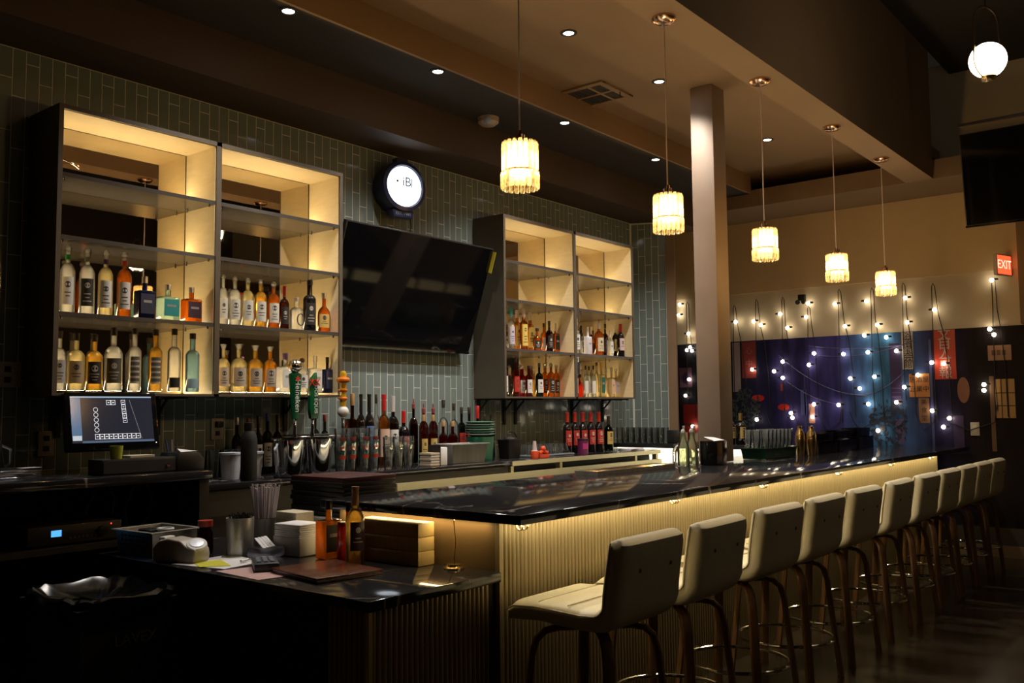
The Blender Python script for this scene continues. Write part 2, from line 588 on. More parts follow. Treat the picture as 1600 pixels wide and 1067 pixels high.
# ================================================================== wall shelf units
LEVELS = (1.752, 2.118, 2.408)      # underside-to-top shelves (top faces)
pin_me = MB().cyl((0, 0, 0), 0.006, 0.012, 8).mesh('shelf_pin', mt_chrome, True)
def shelf_unit(name, label, x0, xd, x1, tops, power):
    t = thing(name, label, 'shelf', (x0, SHF, 0))
    w = x1 - x0
    d = WALLY - SHF - 0.004
    zb, zt = 1.385, 2.745
    T = 0.022
    bx('side_panel', mt_taupe, 0, T, 0, d, zb, zt, t)
    bx('side_panel', mt_taupe, w - T, w, 0, d, zb, zt, t)
    xm = xd - x0
    bx('divider', mt_taupe, xm, xm + 0.030, 0, d, zb, zt, t)
    bx('top_panel', mt_taupe, T, w - T, 0, d, zt - T, zt, t)
    bx('bottom_panel', mt_taupe, T, w - T, 0, d, zb, zb + 0.013, t)
    bays = [(T, xm), (xm + 0.030, w - T)]
    e = 0.003
    for a, b in bays:
        # pale lining on the inside faces, behind the dark front edge
        for s, xa in ((0, a), (1, b - e)):
            bx('lining', mt_maple, xa, xa + e, 0.012, d - 0.011, zb + 0.013, zt - T, t)
        bx('lining', mt_maple, a + e, b - e, 0.012, d - 0.011, zt - T - e, zt - T, t)
        bx('mirror', mt_mirror, a, b, d - 0.006, d - 0.002, zb + 0.013, zt - T, t)
        levels = [zb + 0.013] + list(tops)
        for k, z in enumerate(levels):
            if k:
                sh = bx('shelf_board', mt_shelf, a + e, b - e, 0.004, d - 0.008, z - 0.020, z, t)
                for px in (a + e + 0.02, b - e - 0.02):
                    for py in (0.03, d - 0.06):
                        obj('shelf_pin', pin_me, sh, (px, py, z - 0.032))
            bx('light_strip', M('led_diffuser', (1, 1, 1), 0.5, 0, (1.0, 0.80, 0.48), 6.0), a + 0.02, b - 0.02, d - 0.028, d - 0.010, z + 0.0005, z + 0.004, t)
            strip('shelf_lamp', (a + 0.02, d - 0.019, z + 0.008), (b - 0.02, d - 0.019, z + 0.008), 0.016, power, (1.0, 0.74, 0.38), (0, -0.8, 1), t)
    # wall brackets under the unit
    return t
u1 = shelf_unit('wall_shelf', 'large backlit two-bay bottle shelf on the left', 1.937, 2.772, 3.644, (1.772, 2.130, 2.424), P_SHELF)
u2 = shelf_unit('wall_shelf', 'smaller-looking backlit two-bay bottle shelf by the column', 5.178, 6.076, 6.997, (1.752, 2.120, 2.410), P_SHELF * 0.62)
def bracket(parent, x, z=1.385):
    d = WALLY - SHF - 0.01
    mb = MB()
    mb.box(x - 0.012, x + 0.012, 0.02, d, z - 0.012, z - 0.0005)
    mb.box(x - 0.012, x + 0.012, d - 0.012, d, z - 0.20, z - 0.012)
    mb.tube([(x, d - 0.09, z - 0.012), (x, d - 0.012, z - 0.09)], 0.008, 6)
    mb.build('bracket', mt_blackm, parent)
for x in (2.1, 2.484, 2.625, 3.45): bracket(u1, x - 1.937)
for x in (5.22, 5.52, 5.66, 6.43, 6.9): bracket(u2, x - 5.178)
# a curled cable left on the top shelf
t = MB().tube([(2.03 + 0.06 * math.cos(a), 4.36 + 0.05 * math.sin(a), 2.43 + 0.045 + 0.04 * math.sin(a * 0.5 + 0.5)) for a in [i * 0.42 for i in range(14)]], 0.004, 6).build('cable_loop', mt_copper, smooth=True)
tag(t, 'coppery loop of cable lying on the empty top shelf', 'cable')

# ================================================================== bottles
GL = {
 'clear': glass('glass_clear', (0.97, 0.97, 0.94), 0.36), 'pale': glass('glass_pale', (0.95, 0.86, 0.58), 0.5),
 'gold': glass('glass_gold', (0.92, 0.66, 0.22), 0.45), 'amberg': glass('glass_deep_gold', (0.85, 0.5, 0.10), 0.55),
 'amber': glass('glass_amber', (0.80, 0.36, 0.06), 0.42), 'amberr': glass('glass_red_amber', (0.68, 0.12, 0.02), 0.55),
 'brown': glass('glass_brown', (0.22, 0.08, 0.025), 0.3), 'mint': glass('glass_mint', (0.80, 0.95, 0.84), 0.5),
 'blue': glass('glass_pale_blue', (0.55, 0.76, 0.88), 0.55), 'plumr': glass('glass_dark_red', (0.14, 0.015, 0.012), 0.3),
 'redl': glass('glass_red', (0.42, 0.03, 0.02), 0.4), 'smoke': glass('glass_smoke', (0.22, 0.20, 0.17), 0.3),
 'dgreen': glass('glass_dark_green', (0.05, 0.10, 0.03), 0.3),
 'navy': M('navy_glaze', (0.008, 0.010, 0.035), 0.12), 'black': M('black_glass', (0.008, 0.006, 0.006), 0.07),
 'frost': M('frosted_white', (0.72, 0.70, 0.74), 0.3)}
LB = {'white': (0.75, 0.73, 0.70), 'black': (0.02, 0.02, 0.02), 'blackl': (0.02, 0.018, 0.016), 'navyl': (0.02, 0.025, 0.06), 'teal': (0.02, 0.30, 0.30),
      'plum': (0.05, 0.02, 0.04), 'cream': (0.66, 0.64, 0.55), 'ring': (0.7, 0.7, 0.68), 'goldl': (0.6, 0.42, 0.12), 'grey': (0.45, 0.45, 0.46),
      'tan': (0.45, 0.34, 0.2), 'olive': (0.075, 0.070, 0.045), 'grid': (0.12, 0.11, 0.09), 'blackb': (0.02, 0.02, 0.02), 'blueb': (0.4, 0.6, 0.75),
      'kraft': (0.50, 0.42, 0.32), 'lilac': (0.55, 0.52, 0.68), 'yellow': (0.75, 0.55, 0.12), 'frostl': (0.65, 0.63, 0.70), 'creaml': (0.7, 0.6, 0.42),
      'pink': (0.68, 0.52, 0.48), 'redlab': (0.5, 0.03, 0.02), 'green': (0.01, 0.13, 0.09), 'peach': (0.7, 0.48, 0.36), 'bluel': (0.1, 0.18, 0.45), 'wred': (0.42, 0.025, 0.015)}
CP = {'silver': (0.6, 0.58, 0.55), 'red': (0.5, 0.02, 0.02), 'redd': (0.22, 0.02, 0.02), 'black': (0.01, 0.01, 0.01), 'dark': (0.03, 0.025, 0.02),
      'purplew': (0.25, 0.15, 0.35), 'brownball': (0.12, 0.06, 0.03), 'tealf': (0.02, 0.35, 0.36), 'foil': (0.65, 0.55, 0.48), 'purple': (0.2, 0.15, 0.35),
      'navy': (0.03, 0.04, 0.08), 'brown': (0.12, 0.05, 0.02), 'gold': (0.6, 0.42, 0.15), 'cork': (0.45, 0.25, 0.09), 'whitef': (0.6, 0.55, 0.55),
      'pour': (0.25, 0.05, 0.05), 'wredc': (0.5, 0.03, 0.02), 'bluec': (0.05, 0.05, 0.3), 'flare': (0.8, 0.8, 0.75)}
BAND = {'green': (0.02, 0.3, 0.08), 'grey': (0.18, 0.18, 0.16), 'purple': (0.09, 0.05, 0.25), 'red': (0.45, 0.05, 0.02)}
FACE = math.radians(-112)       # labels look into the room, a little towards the service end

def bottle(shape, loc, r, h, g, lab, cap, label, group, name='liquor_bottle'):
    mat = GL[g]
    mb = MB()
    nr = max(0.30 * r, 0.0085)
    body_top = 0.6 * h
    if shape in ('ball', 'round', 'tall', 'wine'):
        f = {'ball': (0.60, 0.74, 0.87), 'round': (0.58, 0.71, 0.89), 'tall': (0.62, 0.71, 0.92), 'wine': (0.57, 0.72, 0.99)}[shape]
        nr = {'ball': 0.34 * r, 'round': 0.31 * r, 'tall': 0.40 * r, 'wine': 0.36 * r}[shape]
        body_top = f[0] * h
        prof = [(0.0, 0.004 * h), (r * 0.90, 0.0), (r, 0.02 * h), (r, f[0] * h)]
        for k in range(1, 6):
            u = k / 6
            prof.append((nr + (r - nr) * (math.sqrt(1 - u * u) * 0.7 + 0.3 * (0.5 + 0.5 * math.cos(math.pi * u))), f[0] * h + (f[1] - f[0]) * h * u))
        prof += [(nr, f[1] * h), (nr, f[2] * h)]
        mb.lathe(prof, 20)
        neck_top = f[2] * h
    elif shape == 'square':
        body_top = 0.66 * h
        dy = r * 0.72
        tmp = MB().box(-r, r, -dy, dy, 0, body_top).mesh('glass_body', mat, True, min(0.2 * r, 0.008), 3)
        mb.add([tuple(v.co) for v in tmp.vertices], [tuple(p.vertices) for p in tmp.polygons])
        bpy.data.meshes.remove(tmp)
        nr = max(0.28 * r, 0.009)
        mb.lathe([(nr * 1.3, body_top - 0.002), (nr, body_top + 0.03 * h), (nr, 0.86 * h)], 14)
        neck_top = 0.86 * h
    else:   # flask
        body_top = 0.52 * h
        prof = [(0.0, 0.0), (r * 0.92, 0.0), (r, 0.03 * h), (r, 0.42 * h), (r * 0.93, 0.52 * h), (r * 0.72, 0.59 * h), (r * 0.42, 0.64 * h), (nr, 0.67 * h), (nr, 0.88 * h)]
        mb.lathe(prof, 20, sy=0.62)
        neck_top = 0.88 * h
    root = mb.build(name, mat, smooth=True, loc=loc)
    tag(root, label, 'bottle', group)
    # stopper or cap
    cb = MB()
    ck = cap.split('+')[0]
    if ck == 'glass' and shape == 'ball':
        br = min(0.5 * r, (h - neck_top) * 0.52)
        cb.cyl((0, 0, neck_top - 0.004), nr * 1.15, h - neck_top - 1.5 * br + 0.004, 12) if h - neck_top > 1.6 * br else None
        cb.sphere((0, 0, h - br), br, 14)
        cm = GL['clear']
    elif cap == 'brownball':
        br = 0.46 * r
        cb.sphere((0, 0, h - br), br, 14)
        cb.cyl((0, 0, neck_top - 0.004), nr, h - neck_top - br, 10)
        cm = M('cap_' + cap, CP[cap], 0.3)
    elif cap == 'flare':
        cb.lathe([(nr * 0.9, neck_top), (nr * 1.1, neck_top + 0.03 * h), (nr * 1.9, h)], 14)
        cm = GL['clear']
    elif cap == 'glass':
        cb.cyl((0, 0, neck_top - 0.002), nr * 1.2, h - neck_top + 0.002, 12)
        cm = GL['clear']
    elif shape == 'wine':
        cb.lathe([(nr * 1.06, 0.76 * h), (nr * 1.06, 0.96 * h), (nr * 1.15, 0.965 * h), (nr * 1.15, h), (0.0, h + 0.0004)], 14)
        cm = M('cap_' + cap, CP[cap], 0.35)
    elif cap == 'pour':
        cb.lathe([(nr * 1.2, neck_top - 0.02), (nr * 1.2, neck_top + 0.01), (nr * 0.5, neck_top + 0.016), (nr * 0.4, h)], 12)
        cm = M('cap_' + cap, CP[cap], 0.35)
    else:
        z0 = neck_top - (0.12 * h if cap in ('tealf', 'foil', 'red', 'whitef') else 0.02 * h)
        cb.lathe([(nr * 1.12, z0), (nr * 1.15, neck_top), (nr * 1.18, h - 0.002), (nr * 1.05, h)], 12)
        cm = M('cap_' + cap, CP[cap], 0.3, 0.8 if cap in ('silver', 'gold') else 0.0)
    cb.build('stopper' if cm is GL['clear'] or cap in ('brownball', 'cork') else 'cap', cm, root, smooth=True)
    if '+' in cap:
        k = cap.split('+')[1]
        MB().lathe([(nr * 1.07, neck_top - 0.085 * h), (nr * 1.1, neck_top - 0.06 * h), (nr * 1.1, neck_top - 0.004)], 14, cap=False).build('neck_band', M('band_' + k, BAND[k], 0.5), root, smooth=True)
    if lab == 'noneL':
        return root
    lm = M('label_' + lab, LB[lab], 0.55)
    z0, z1 = 0.12 * h, body_top * 0.88
    if lab in ('blackb', 'blueb'): z0, z1 = 0.06 * h, 0.22 * h
    if lab == 'ring': z0, z1 = 0.15 * h, body_top * 0.7
    if lab == 'yellow': z0, z1 = 0.10 * h, body_top * 1.0
    if shape == 'wine': z0, z1 = 0.20 * h, 0.56 * h
    if shape == 'square':
        dy = r * 0.72
        lo = MB().box(-r * 0.84, r * 0.84, -dy - 0.0012, -dy + 0.0005, z0, z1).build('label', lm, root)
        if h * r > 0.005:
            MB().box(-r * 0.5, r * 0.5, -dy - 0.0018, -dy - 0.001, z0 + (z1 - z0) * 0.55, z0 + (z1 - z0) * 0.68).build('print_line', M('label_print', (0.35, 0.33, 0.3), 0.6), lo)
    else:
        sy = 0.62 if shape == 'flask' else 1.0
        if lab == 'ring':
            MB().tube([(r * 0.62 * math.cos(a), -r * 1.01, 0.32 * h + r * 0.85 * math.sin(a)) for a in [i * math.pi / 8 for i in range(16)]], 0.0035, 6, True).build('label', M('label_black', LB['black'], 0.5), root, smooth=True)
            return root
        half = 0.85 if lab not in ('grid',) else 0.75
        lo = MB().lathe([(r * 1.012, z0), (r * 1.012, z1)], 12, a0=FACE - half, a1=FACE + half, sy=sy, cap=False).build('label', lm, root, smooth=True)
        if r > 0.027 and lab not in ('grid', 'blackb', 'blueb'):
            dark = sum(LB[lab]) < 0.5
            pm = M('print_light', (0.5, 0.47, 0.4), 0.6) if dark else M('print_dark', (0.05, 0.05, 0.05), 0.6)
            hsh = int(abs(loc[0]) * 997 + h * 331)
            er = min(0.34 * r, 0.14 * (z1 - z0)) * (0.8 + 0.1 * (hsh % 5))
            zc = z0 + (z1 - z0) * (0.66 + 0.03 * (hsh % 4))
            wrap = lambda u, v: (r * 1.02 * math.cos(FACE + u / r), r * 1.02 * sy * math.sin(FACE + u / r), v)
            ring = [(er * math.cos(i * math.pi / 7), zc + 1.15 * er * math.sin(i * math.pi / 7)) for i in range(14)]
            MB().add([wrap(0, zc)] + [wrap(*q) for q in ring], [(0, 1 + i, 1 + (i + 1) % 14) for i in range(14)]).build('emblem', pm, lo)
            for q in range(2 + hsh % 2):
                zl = z0 + (z1 - z0) * (0.42 - 0.13 * q)
                hw = 0.55 - 0.13 * ((hsh + q) % 3)
                MB().lathe([(r * 1.02, zl), (r * 1.02, zl + 0.035 * (z1 - z0))], 6, a0=FACE - hw, a1=FACE + hw, sy=sy, cap=False).build('print_line', pm, lo)
        if lab == 'grid':
            m2 = MB()
            for k in range(5):
                zz = z0 + (z1 - z0) * k / 5
                m2.lathe([(r * 1.02, zz), (r * 1.02, zz + 0.01)], 8, a0=FACE - 0.7, a1=FACE + 0.7, cap=False)
            m2.build('print_line', M('engraving', (0.55, 0.5, 0.4), 0.5), lo)
    return root
BOTTLES = [
 ('A', 4.33, 1.772, 'upper bottle row of the big shelf, left bay', [
  ('ball', 2.033, 0.0332, 0.325, 'clear', 'white', 'glass+green', 'clear tequila, white label, green neck band'),
  ('ball', 2.126, 0.0353, 0.325, 'clear', 'black', 'glass+grey', 'clear tequila, black label, grey neck band'),
  ('ball', 2.217, 0.0343, 0.324, 'pale', 'white', 'glass+purple', 'pale gold tequila, white label, purple neck band'),
  ('ball', 2.312, 0.0348, 0.327, 'amber', 'white', 'glass+red', 'amber tequila, white label, red neck band'),
  ('square', 2.421, 0.0435, 0.217, 'navy', 'navyl', 'silver', 'dark navy square bottle'),
  ('square', 2.55, 0.0494, 0.188, 'mint', 'teal', 'silver', 'clear square bottle, teal label'),
  ('square', 2.684, 0.0455, 0.187, 'amber', 'plum', 'silver', 'amber square bottle, dark plum label'),
 ]),
 ('B', 4.33, 1.772, 'upper bottle row of the big shelf, right bay', [
  ('ball', 2.874, 0.0278, 0.276, 'clear', 'cream', 'glass', 'clear ball-stopper bottle, grey label'),
  ('ball', 2.948, 0.0333, 0.274, 'clear', 'cream', 'glass', 'clear ball-stopper bottle, ornate label'),
  ('ball', 3.031, 0.0338, 0.275, 'pale', 'cream', 'glass', 'pale gold ball-stopper bottle'),
  ('ball', 3.116, 0.0342, 0.277, 'gold', 'cream', 'glass', 'gold ball-stopper bottle with white seal'),
  ('ball', 3.203, 0.0347, 0.271, 'amber', 'cream', 'glass', 'amber ball-stopper bottle'),
  ('round', 3.279, 0.0277, 0.253, 'brown', 'black', 'red', 'brown bottle, red cap, black label'),
  ('round', 3.366, 0.0392, 0.194, 'clear', 'ring', 'silver', 'short clear bottle with a ring mark'),
  ('tall', 3.461, 0.0379, 0.306, 'black', 'blackl', 'black', 'tall black bottle'),
  ('flask', 3.57, 0.0442, 0.239, 'amber', 'goldl', 'silver', 'amber flask bottle with long silver neck'),
 ]),
 ('C', 4.33, 1.41, 'bottom row of the big shelf, left bay', [
  ('round', 2.006, 0.0313, 0.278, 'clear', 'grey', 'dark', 'clear bottle, grey label with black seal'),
  ('round', 2.083, 0.0393, 0.271, 'pale', 'tan', 'dark', 'pale bottle, tan label with black seal'),
  ('round', 2.171, 0.0384, 0.27, 'gold', 'blackl', 'dark', 'gold bottle, black label'),
  ('round', 2.266, 0.0422, 0.31, 'clear', 'olive', 'dark', 'broad clear bottle, olive black label'),
  ('tall', 2.374, 0.0318, 0.313, 'clear', 'grid', 'dark', 'slender clear bottle with engraved grid'),
  ('tall', 2.485, 0.034, 0.314, 'gold', 'grid', 'dark', 'slender gold bottle with engraved grid'),
  ('tall', 2.59, 0.033, 0.324, 'clear', 'blackb', 'dark', 'slender clear bottle, black base label'),
  ('tall', 2.695, 0.0352, 0.307, 'blue', 'blueb', 'dark', 'slender pale blue bottle'),
 ]),
 ('D', 4.33, 1.41, 'bottom row of the big shelf, right bay', [
  ('round', 2.881, 0.0328, 0.258, 'pale', 'kraft', 'flare', 'pale bottle, kraft label, flared stopper'),
  ('round', 2.978, 0.0438, 0.263, 'pale', 'kraft', 'flare', 'broad pale bottle, kraft label, flared stopper'),
  ('round', 3.084, 0.0428, 0.261, 'gold', 'kraft', 'flare', 'gold bottle, kraft label, flared stopper'),
  ('round', 3.183, 0.0362, 0.259, 'amberg', 'kraft', 'flare', 'deep gold bottle, kraft label, flared stopper'),
  ('square', 3.289, 0.0478, 0.227, 'clear', 'white', 'purplew', 'clear square bottle, purple and white cap'),
  ('round', 3.408, 0.0374, 0.205, 'clear', 'white', 'brownball', 'round clear bottle, brown ball stopper'),
  ('square', 3.505, 0.036, 0.22, 'clear', 'white', 'glass', 'clear rectangular bottle, white label'),
  ('square', 3.597, 0.0327, 0.216, 'navy', 'navyl', 'dark', 'small navy square bottle'),
 ]),
 ('E', 4.33, 1.752, 'upper row of the far shelf, left bay', [
  ('flask', 5.321, 0.0156, 0.205, 'amber', 'white', 'dark', 'narrow amber bottle'),
  ('round', 5.382, 0.0205, 0.199, 'brown', 'white', 'glass', 'red-brown bottle, clear neck'),
  ('tall', 5.454, 0.0202, 0.314, 'clear', 'lilac', 'tealf', 'lilac-labelled bottle, teal foil neck'),
  ('tall', 5.53, 0.0226, 0.318, 'amber', 'yellow', 'foil', 'first yellow-labelled amber bottle'),
  ('tall', 5.611, 0.0223, 0.319, 'amber', 'yellow', 'foil', 'second yellow-labelled amber bottle'),
  ('tall', 5.693, 0.0225, 0.31, 'amber', 'yellow', 'foil', 'third yellow-labelled amber bottle'),
  ('flask', 5.784, 0.0315, 0.18, 'amber', 'blackl', 'dark', 'short wide amber bottle, black label'),
  ('round', 5.874, 0.0191, 0.237, 'amber', 'white', 'dark', 'amber bottle, white label'),
  ('round', 5.947, 0.0218, 0.247, 'plumr', 'blackl', 'dark', 'dark red bottle'),
  ('square', 6.031, 0.0246, 0.248, 'amber', 'blackl', 'foil', 'black-labelled square amber bottle'),
 ]),
 ('F', 4.33, 1.752, 'upper row of the far shelf, right bay', [
  ('tall', 6.266, 0.0265, 0.292, 'clear', 'white', 'foil', 'tall clear bottle, white label'),
  ('square', 6.354, 0.0227, 0.194, 'clear', 'blackl', 'dark', 'square bottle, black label'),
  ('square', 6.44, 0.0235, 0.232, 'frost', 'frostl', 'silver', 'frosted white bottle'),
  ('round', 6.518, 0.0182, 0.221, 'amber', 'blackl', 'dark', 'short amber bottle'),
  ('round', 6.61, 0.0288, 0.295, 'amber', 'creaml', 'foil', 'tall amber bottle, cream label'),
  ('round', 6.705, 0.0208, 0.293, 'plumr', 'plum', 'dark', 'dark red bottle'),
  ('square', 6.781, 0.0201, 0.22, 'clear', 'white', 'foil', 'clear bottle, white label'),
  ('wine', 6.865, 0.0211, 0.293, 'black', 'goldl', 'foil', 'black bottle, gold label'),
  ('wine', 6.955, 0.0241, 0.293, 'black', 'pink', 'red', 'black bottle, pale pink label'),
 ]),
 ('G', 4.33, 1.398, 'bottom row of the far shelf, left bay', [
  ('round', 5.355, 0.0347, 0.296, 'plumr', 'white', 'red', 'wide dark red bottle, white label'),
  ('square', 5.45, 0.0203, 0.222, 'smoke', 'blackl', 'foil', 'grey smoky bottle'),
  ('round', 5.522, 0.0207, 0.297, 'redl', 'redlab', 'dark', 'bright red bottle'),
  ('tall', 5.603, 0.0246, 0.236, 'redl', 'white', 'glass', 'red bottle, tall white label'),
  ('tall', 5.688, 0.0199, 0.239, 'redl', 'white', 'dark', 'dark-capped red bottle, tall white label'),
  ('square', 5.756, 0.019, 0.216, 'gold', 'goldl', 'glass', 'pale gold square bottle'),
  ('round', 5.828, 0.0217, 0.263, 'dgreen', 'white', 'navy', 'dark green bottle, white label'),
  ('ball', 5.908, 0.0229, 0.271, 'amber', 'blackl', 'glass', 'first ball-stopper bottle, black label'),
  ('ball', 5.988, 0.0218, 0.268, 'amber', 'blackl', 'glass', 'second ball-stopper bottle, black label'),
  ('ball', 6.065, 0.0207, 0.266, 'amber', 'blackl', 'glass', 'third ball-stopper bottle, black label'),
 ]),
 ('H', 4.33, 1.398, 'bottom row of the far shelf, right bay', [
  ('round', 6.275, 0.0344, 0.299, 'clear', 'white', 'purple', 'wide clear bottle, white label'),
  ('flask', 6.389, 0.0294, 0.193, 'amberr', 'noneL', 'black', 'round red-amber bottle, black cap'),
  ('round', 6.476, 0.0162, 0.263, 'clear', 'white', 'dark', 'first slim clear bottle, white label'),
  ('round', 6.537, 0.0163, 0.265, 'clear', 'white', 'dark', 'second slim clear bottle, white label'),
  ('round', 6.6, 0.0164, 0.267, 'clear', 'white', 'dark', 'third slim clear bottle, white label'),
  ('tall', 6.663, 0.0157, 0.302, 'pale', 'noneL', 'brown', 'slim pale bottle, brown neck'),
  ('square', 6.734, 0.0208, 0.293, 'pale', 'green', 'gold', 'square bottle, green label'),
  ('square', 6.818, 0.022, 0.257, 'pale', 'peach', 'glass', 'first pale bottle, peach label'),
  ('square', 6.905, 0.0214, 0.259, 'pale', 'peach', 'glass', 'second pale bottle, peach label'),
  ('square', 6.99, 0.0218, 0.256, 'pale', 'lilac', 'glass', 'pale bottle, lilac label'),
 ]),
 ('I', 4.42, 0.95, 'the back counter under the television', [
  ('square', 3.873, 0.03, 0.461, 'brown', 'noneL', 'cork', 'brown cork-stoppered bottle'),
  ('wine', 3.945, 0.0202, 0.458, 'black', 'blackl', 'black', 'first black wine bottle'),
  ('wine', 4.016, 0.0225, 0.458, 'black', 'bluel', 'black', 'second black wine bottle'),
  ('round', 4.075, 0.0175, 0.458, 'clear', 'white', 'dark', 'clear bottle, dark cap'),
  ('round', 4.142, 0.028, 0.459, 'amber', 'peach', 'red', 'orange liqueur bottle, tall red cap'),
  ('round', 4.224, 0.0273, 0.447, 'plumr', 'white', 'whitef', 'dark bottle, white foil neck'),
  ('round', 4.32, 0.0276, 0.35, 'black', 'redlab', 'red', 'dark bottle, bright red top'),
  ('round', 4.413, 0.0215, 0.431, 'plumr', 'noneL', 'pour', 'dark bottle with red pourer'),
  ('round', 4.51, 0.0228, 0.396, 'redl', 'noneL', 'pour', 'red bottle with pink pourer'),
  ('round', 4.604, 0.0231, 0.396, 'redl', 'noneL', 'pour', 'red bottle with dark pourer'),
  ('round', 4.706, 0.0245, 0.423, 'clear', 'noneL', 'dark', 'clear decanter bottle, black cap'),
  ('round', 4.814, 0.0226, 0.4, 'clear', 'noneL', 'dark', 'clear bottle, black and gold cap'),
  ('round', 4.895, 0.0228, 0.373, 'dgreen', 'redlab', 'dark', 'green bottle, dark cap'),
  ('round', 4.978, 0.023, 0.372, 'black', 'redlab', 'dark', 'black bottle, blue neck'),
  ('flask', 5.069, 0.0279, 0.381, 'plumr', 'noneL', 'red', 'ornate dark red bottle'),
  ('round', 5.149, 0.02, 0.315, 'black', 'blackl', 'dark', 'short black bottle behind green plates'),
  ('wine', 5.224, 0.0189, 0.315, 'black', 'noneL', 'dark', 'dark wine bottle beside green plates'),
 ]),
 ('J', 4.3, 0.95, 'the back counter behind the steel pan', [
  ('round', 4.389, 0.0212, 0.323, 'redl', 'goldl', 'cork', 'first corked red syrup bottle'),
  ('round', 4.477, 0.0235, 0.322, 'redl', 'goldl', 'cork', 'second corked red syrup bottle'),
  ('round', 4.577, 0.0238, 0.278, 'redl', 'noneL', 'cork', 'third corked red syrup bottle'),
  ('round', 4.67, 0.0263, 0.276, 'redl', 'noneL', 'cork', 'fourth corked red syrup bottle'),
 ]),
 ('K', 4.22, 0.95, 'the back counter', [
  ('wine', 5.91, 0.0276, 0.327, 'black', 'wred', 'wredc', 'red wine bottle'),
  ('wine', 6.017, 0.0279, 0.326, 'black', 'wred', 'wredc', 'red wine bottle'),
  ('wine', 6.127, 0.0283, 0.325, 'black', 'wred', 'wredc', 'red wine bottle'),
  ('wine', 6.239, 0.0299, 0.324, 'black', 'wred', 'wredc', 'red wine bottle'),
  ('wine', 6.356, 0.0303, 0.323, 'black', 'wred', 'wredc', 'red wine bottle'),
  ('wine', 6.502, 0.0294, 0.29, 'dgreen', 'goldl', 'dark', 'champagne'),
 ]),
 ('L', 4.42, 0.95, 'the back counter behind the black flask', [
  ('round', 3.033, 0.0195, 0.323, 'smoke', 'blackl', 'silver', 'dark bottle, grey cap'),
  ('round', 3.107, 0.0216, 0.315, 'black', 'white', 'redd', 'dark bottle, red cap'),
  ('round', 3.173, 0.02, 0.329, 'smoke', 'white', 'dark', 'dark bottle, white label'),
  ('round', 3.236, 0.022, 0.343, 'smoke', 'white', 'bluec', 'dark bottle, blue cap'),
  ('round', 3.305, 0.0203, 0.335, 'brown', 'blackl', 'brown', 'brown bottle'),
  ('round', 3.578, 0.0231, 0.347, 'smoke', 'white', 'dark', 'clear bottle, white arched label'),
  ('round', 3.654, 0.0214, 0.331, 'smoke', 'blackl', 'redd', 'dark bottle, red and gold cap'),
 ]),
]
ROWNAME = {'A': 'upper left bottle shelf', 'B': 'upper shelf, second bay', 'C': 'lowest shelf, left bay', 'D': 'lowest shelf, second bay',
           'E': 'far unit, upper row, left bay', 'F': 'far unit, upper row, right bay', 'G': 'far unit, lowest row, left bay', 'H': 'far unit, lowest row, right bay',
           'I': 'back counter below the television', 'J': 'counter behind the steel pan', 'K': 'right end of back counter', 'L': 'dim counter behind the taps'}
SIZE = {'E': 1.36, 'F': 1.36, 'G': 1.36, 'H': 1.36, 'I': 1.45, 'J': 1.3, 'K': 1.3, 'L': 1.4}
BAYS = {'E': (5.205, 6.070), 'G': (5.205, 6.070), 'F': (6.112, 6.968), 'H': (6.112, 6.968)}
for key, yy, zz, rowname, items in BOTTLES:
    spots = []
    for i, (shape, x, r, h, g, lab, cap, desc) in enumerate(items):
        y = yy
        r = r * SIZE.get(key, 1.0)
        r = min(r, 0.043) if key > 'D' else r
        if key in BAYS:
            y = yy + (0.085 if i % 2 else 0.0)
            x = x * y / yy
        spots.append([x, y, r])
    if key in BAYS:
        lo, hi = BAYS[key]
        first = min(p[0] - p[2] for p in spots)
        last = max(p[0] + p[2] for p in spots)
        k = min(1.0, (hi - lo - 0.006) / (last - first))
        d = max(lo + 0.003 - first, 0.0)
        for p in spots:
            p[0] = lo + 0.003 + (p[0] + d - lo - 0.003) * k
        over = max(p[0] + p[2] for p in spots) - hi + 0.002
        for p in spots:
            p[0] -= max(over, 0)
    for i, (shape, x, r, h, g, lab, cap, desc) in enumerate(items):
        x, y, r = spots[i]
        nm = 'liquor_bottle'
        if key == 'K':
            nm = 'wine_bottle'
            lb = ('dark wine bottle with red label and capsule, %s of five' % ORD[i]) if i < 5 else 'dark green champagne bottle beside the red wine bottles'
        else:
            lb = '%s, %s on %s' % (desc, ORD[i], ROWNAME[key])
        bottle(shape, (x, y, zz + 0.0005), r, h, g, lab, cap, lb, 'bottles: ' + rowname, nm)
# ================================================================== the bar
bt = MB().box(BX0, BX1, BY0, BY1, BZ - 0.035, BZ).build('marble_countertop', mt_marble, bevel=0.004, smooth=True)
tag(bt, 'long black marble bar top with white veins', 'countertop')
bar = thing('bar_counter', 'bar front of fluted bronze slats under the long marble top', 'bar', (PANX, PANY, 0))
BL = 8.50 - PANX
bx('body', mt_darkwood, 0.012, BL, 0.006, 0.80, 0.0, BZ - 0.036, bar)
bx('end_panel', mt_endpanel, 0.0, 0.012, 0.010, 0.86, 0.0, BZ - 0.036, bar)
bx('corner_post', mt_flute, -0.002, 0.016, -0.012, 0.008, 0.0, BZ - 0.036, bar)
def slat_mesh(h, r=0.0102):
    n = 5
    vs, fs = [], []
    for z in (0, h):
        for i in range(n + 1):
            a = math.pi * i / n
            vs.append((-r * math.cos(a), -r * 1.05 * math.sin(a), z))
    for i in range(n):
        fs.append((i, i + 1, n + 1 + i + 1, n + 1 + i))
    fs.append(tuple(range(n + 1, 2 * n + 2)))
    fs.append(tuple(range(n, -1, -1)))
    fs.append((0, n + 1, 2 * n + 1, n))
    me = MB().add(vs, fs).mesh('slat', mt_flute, True)
    return me
SP = 0.0235
sm_bar = slat_mesh(BZ - 0.037)
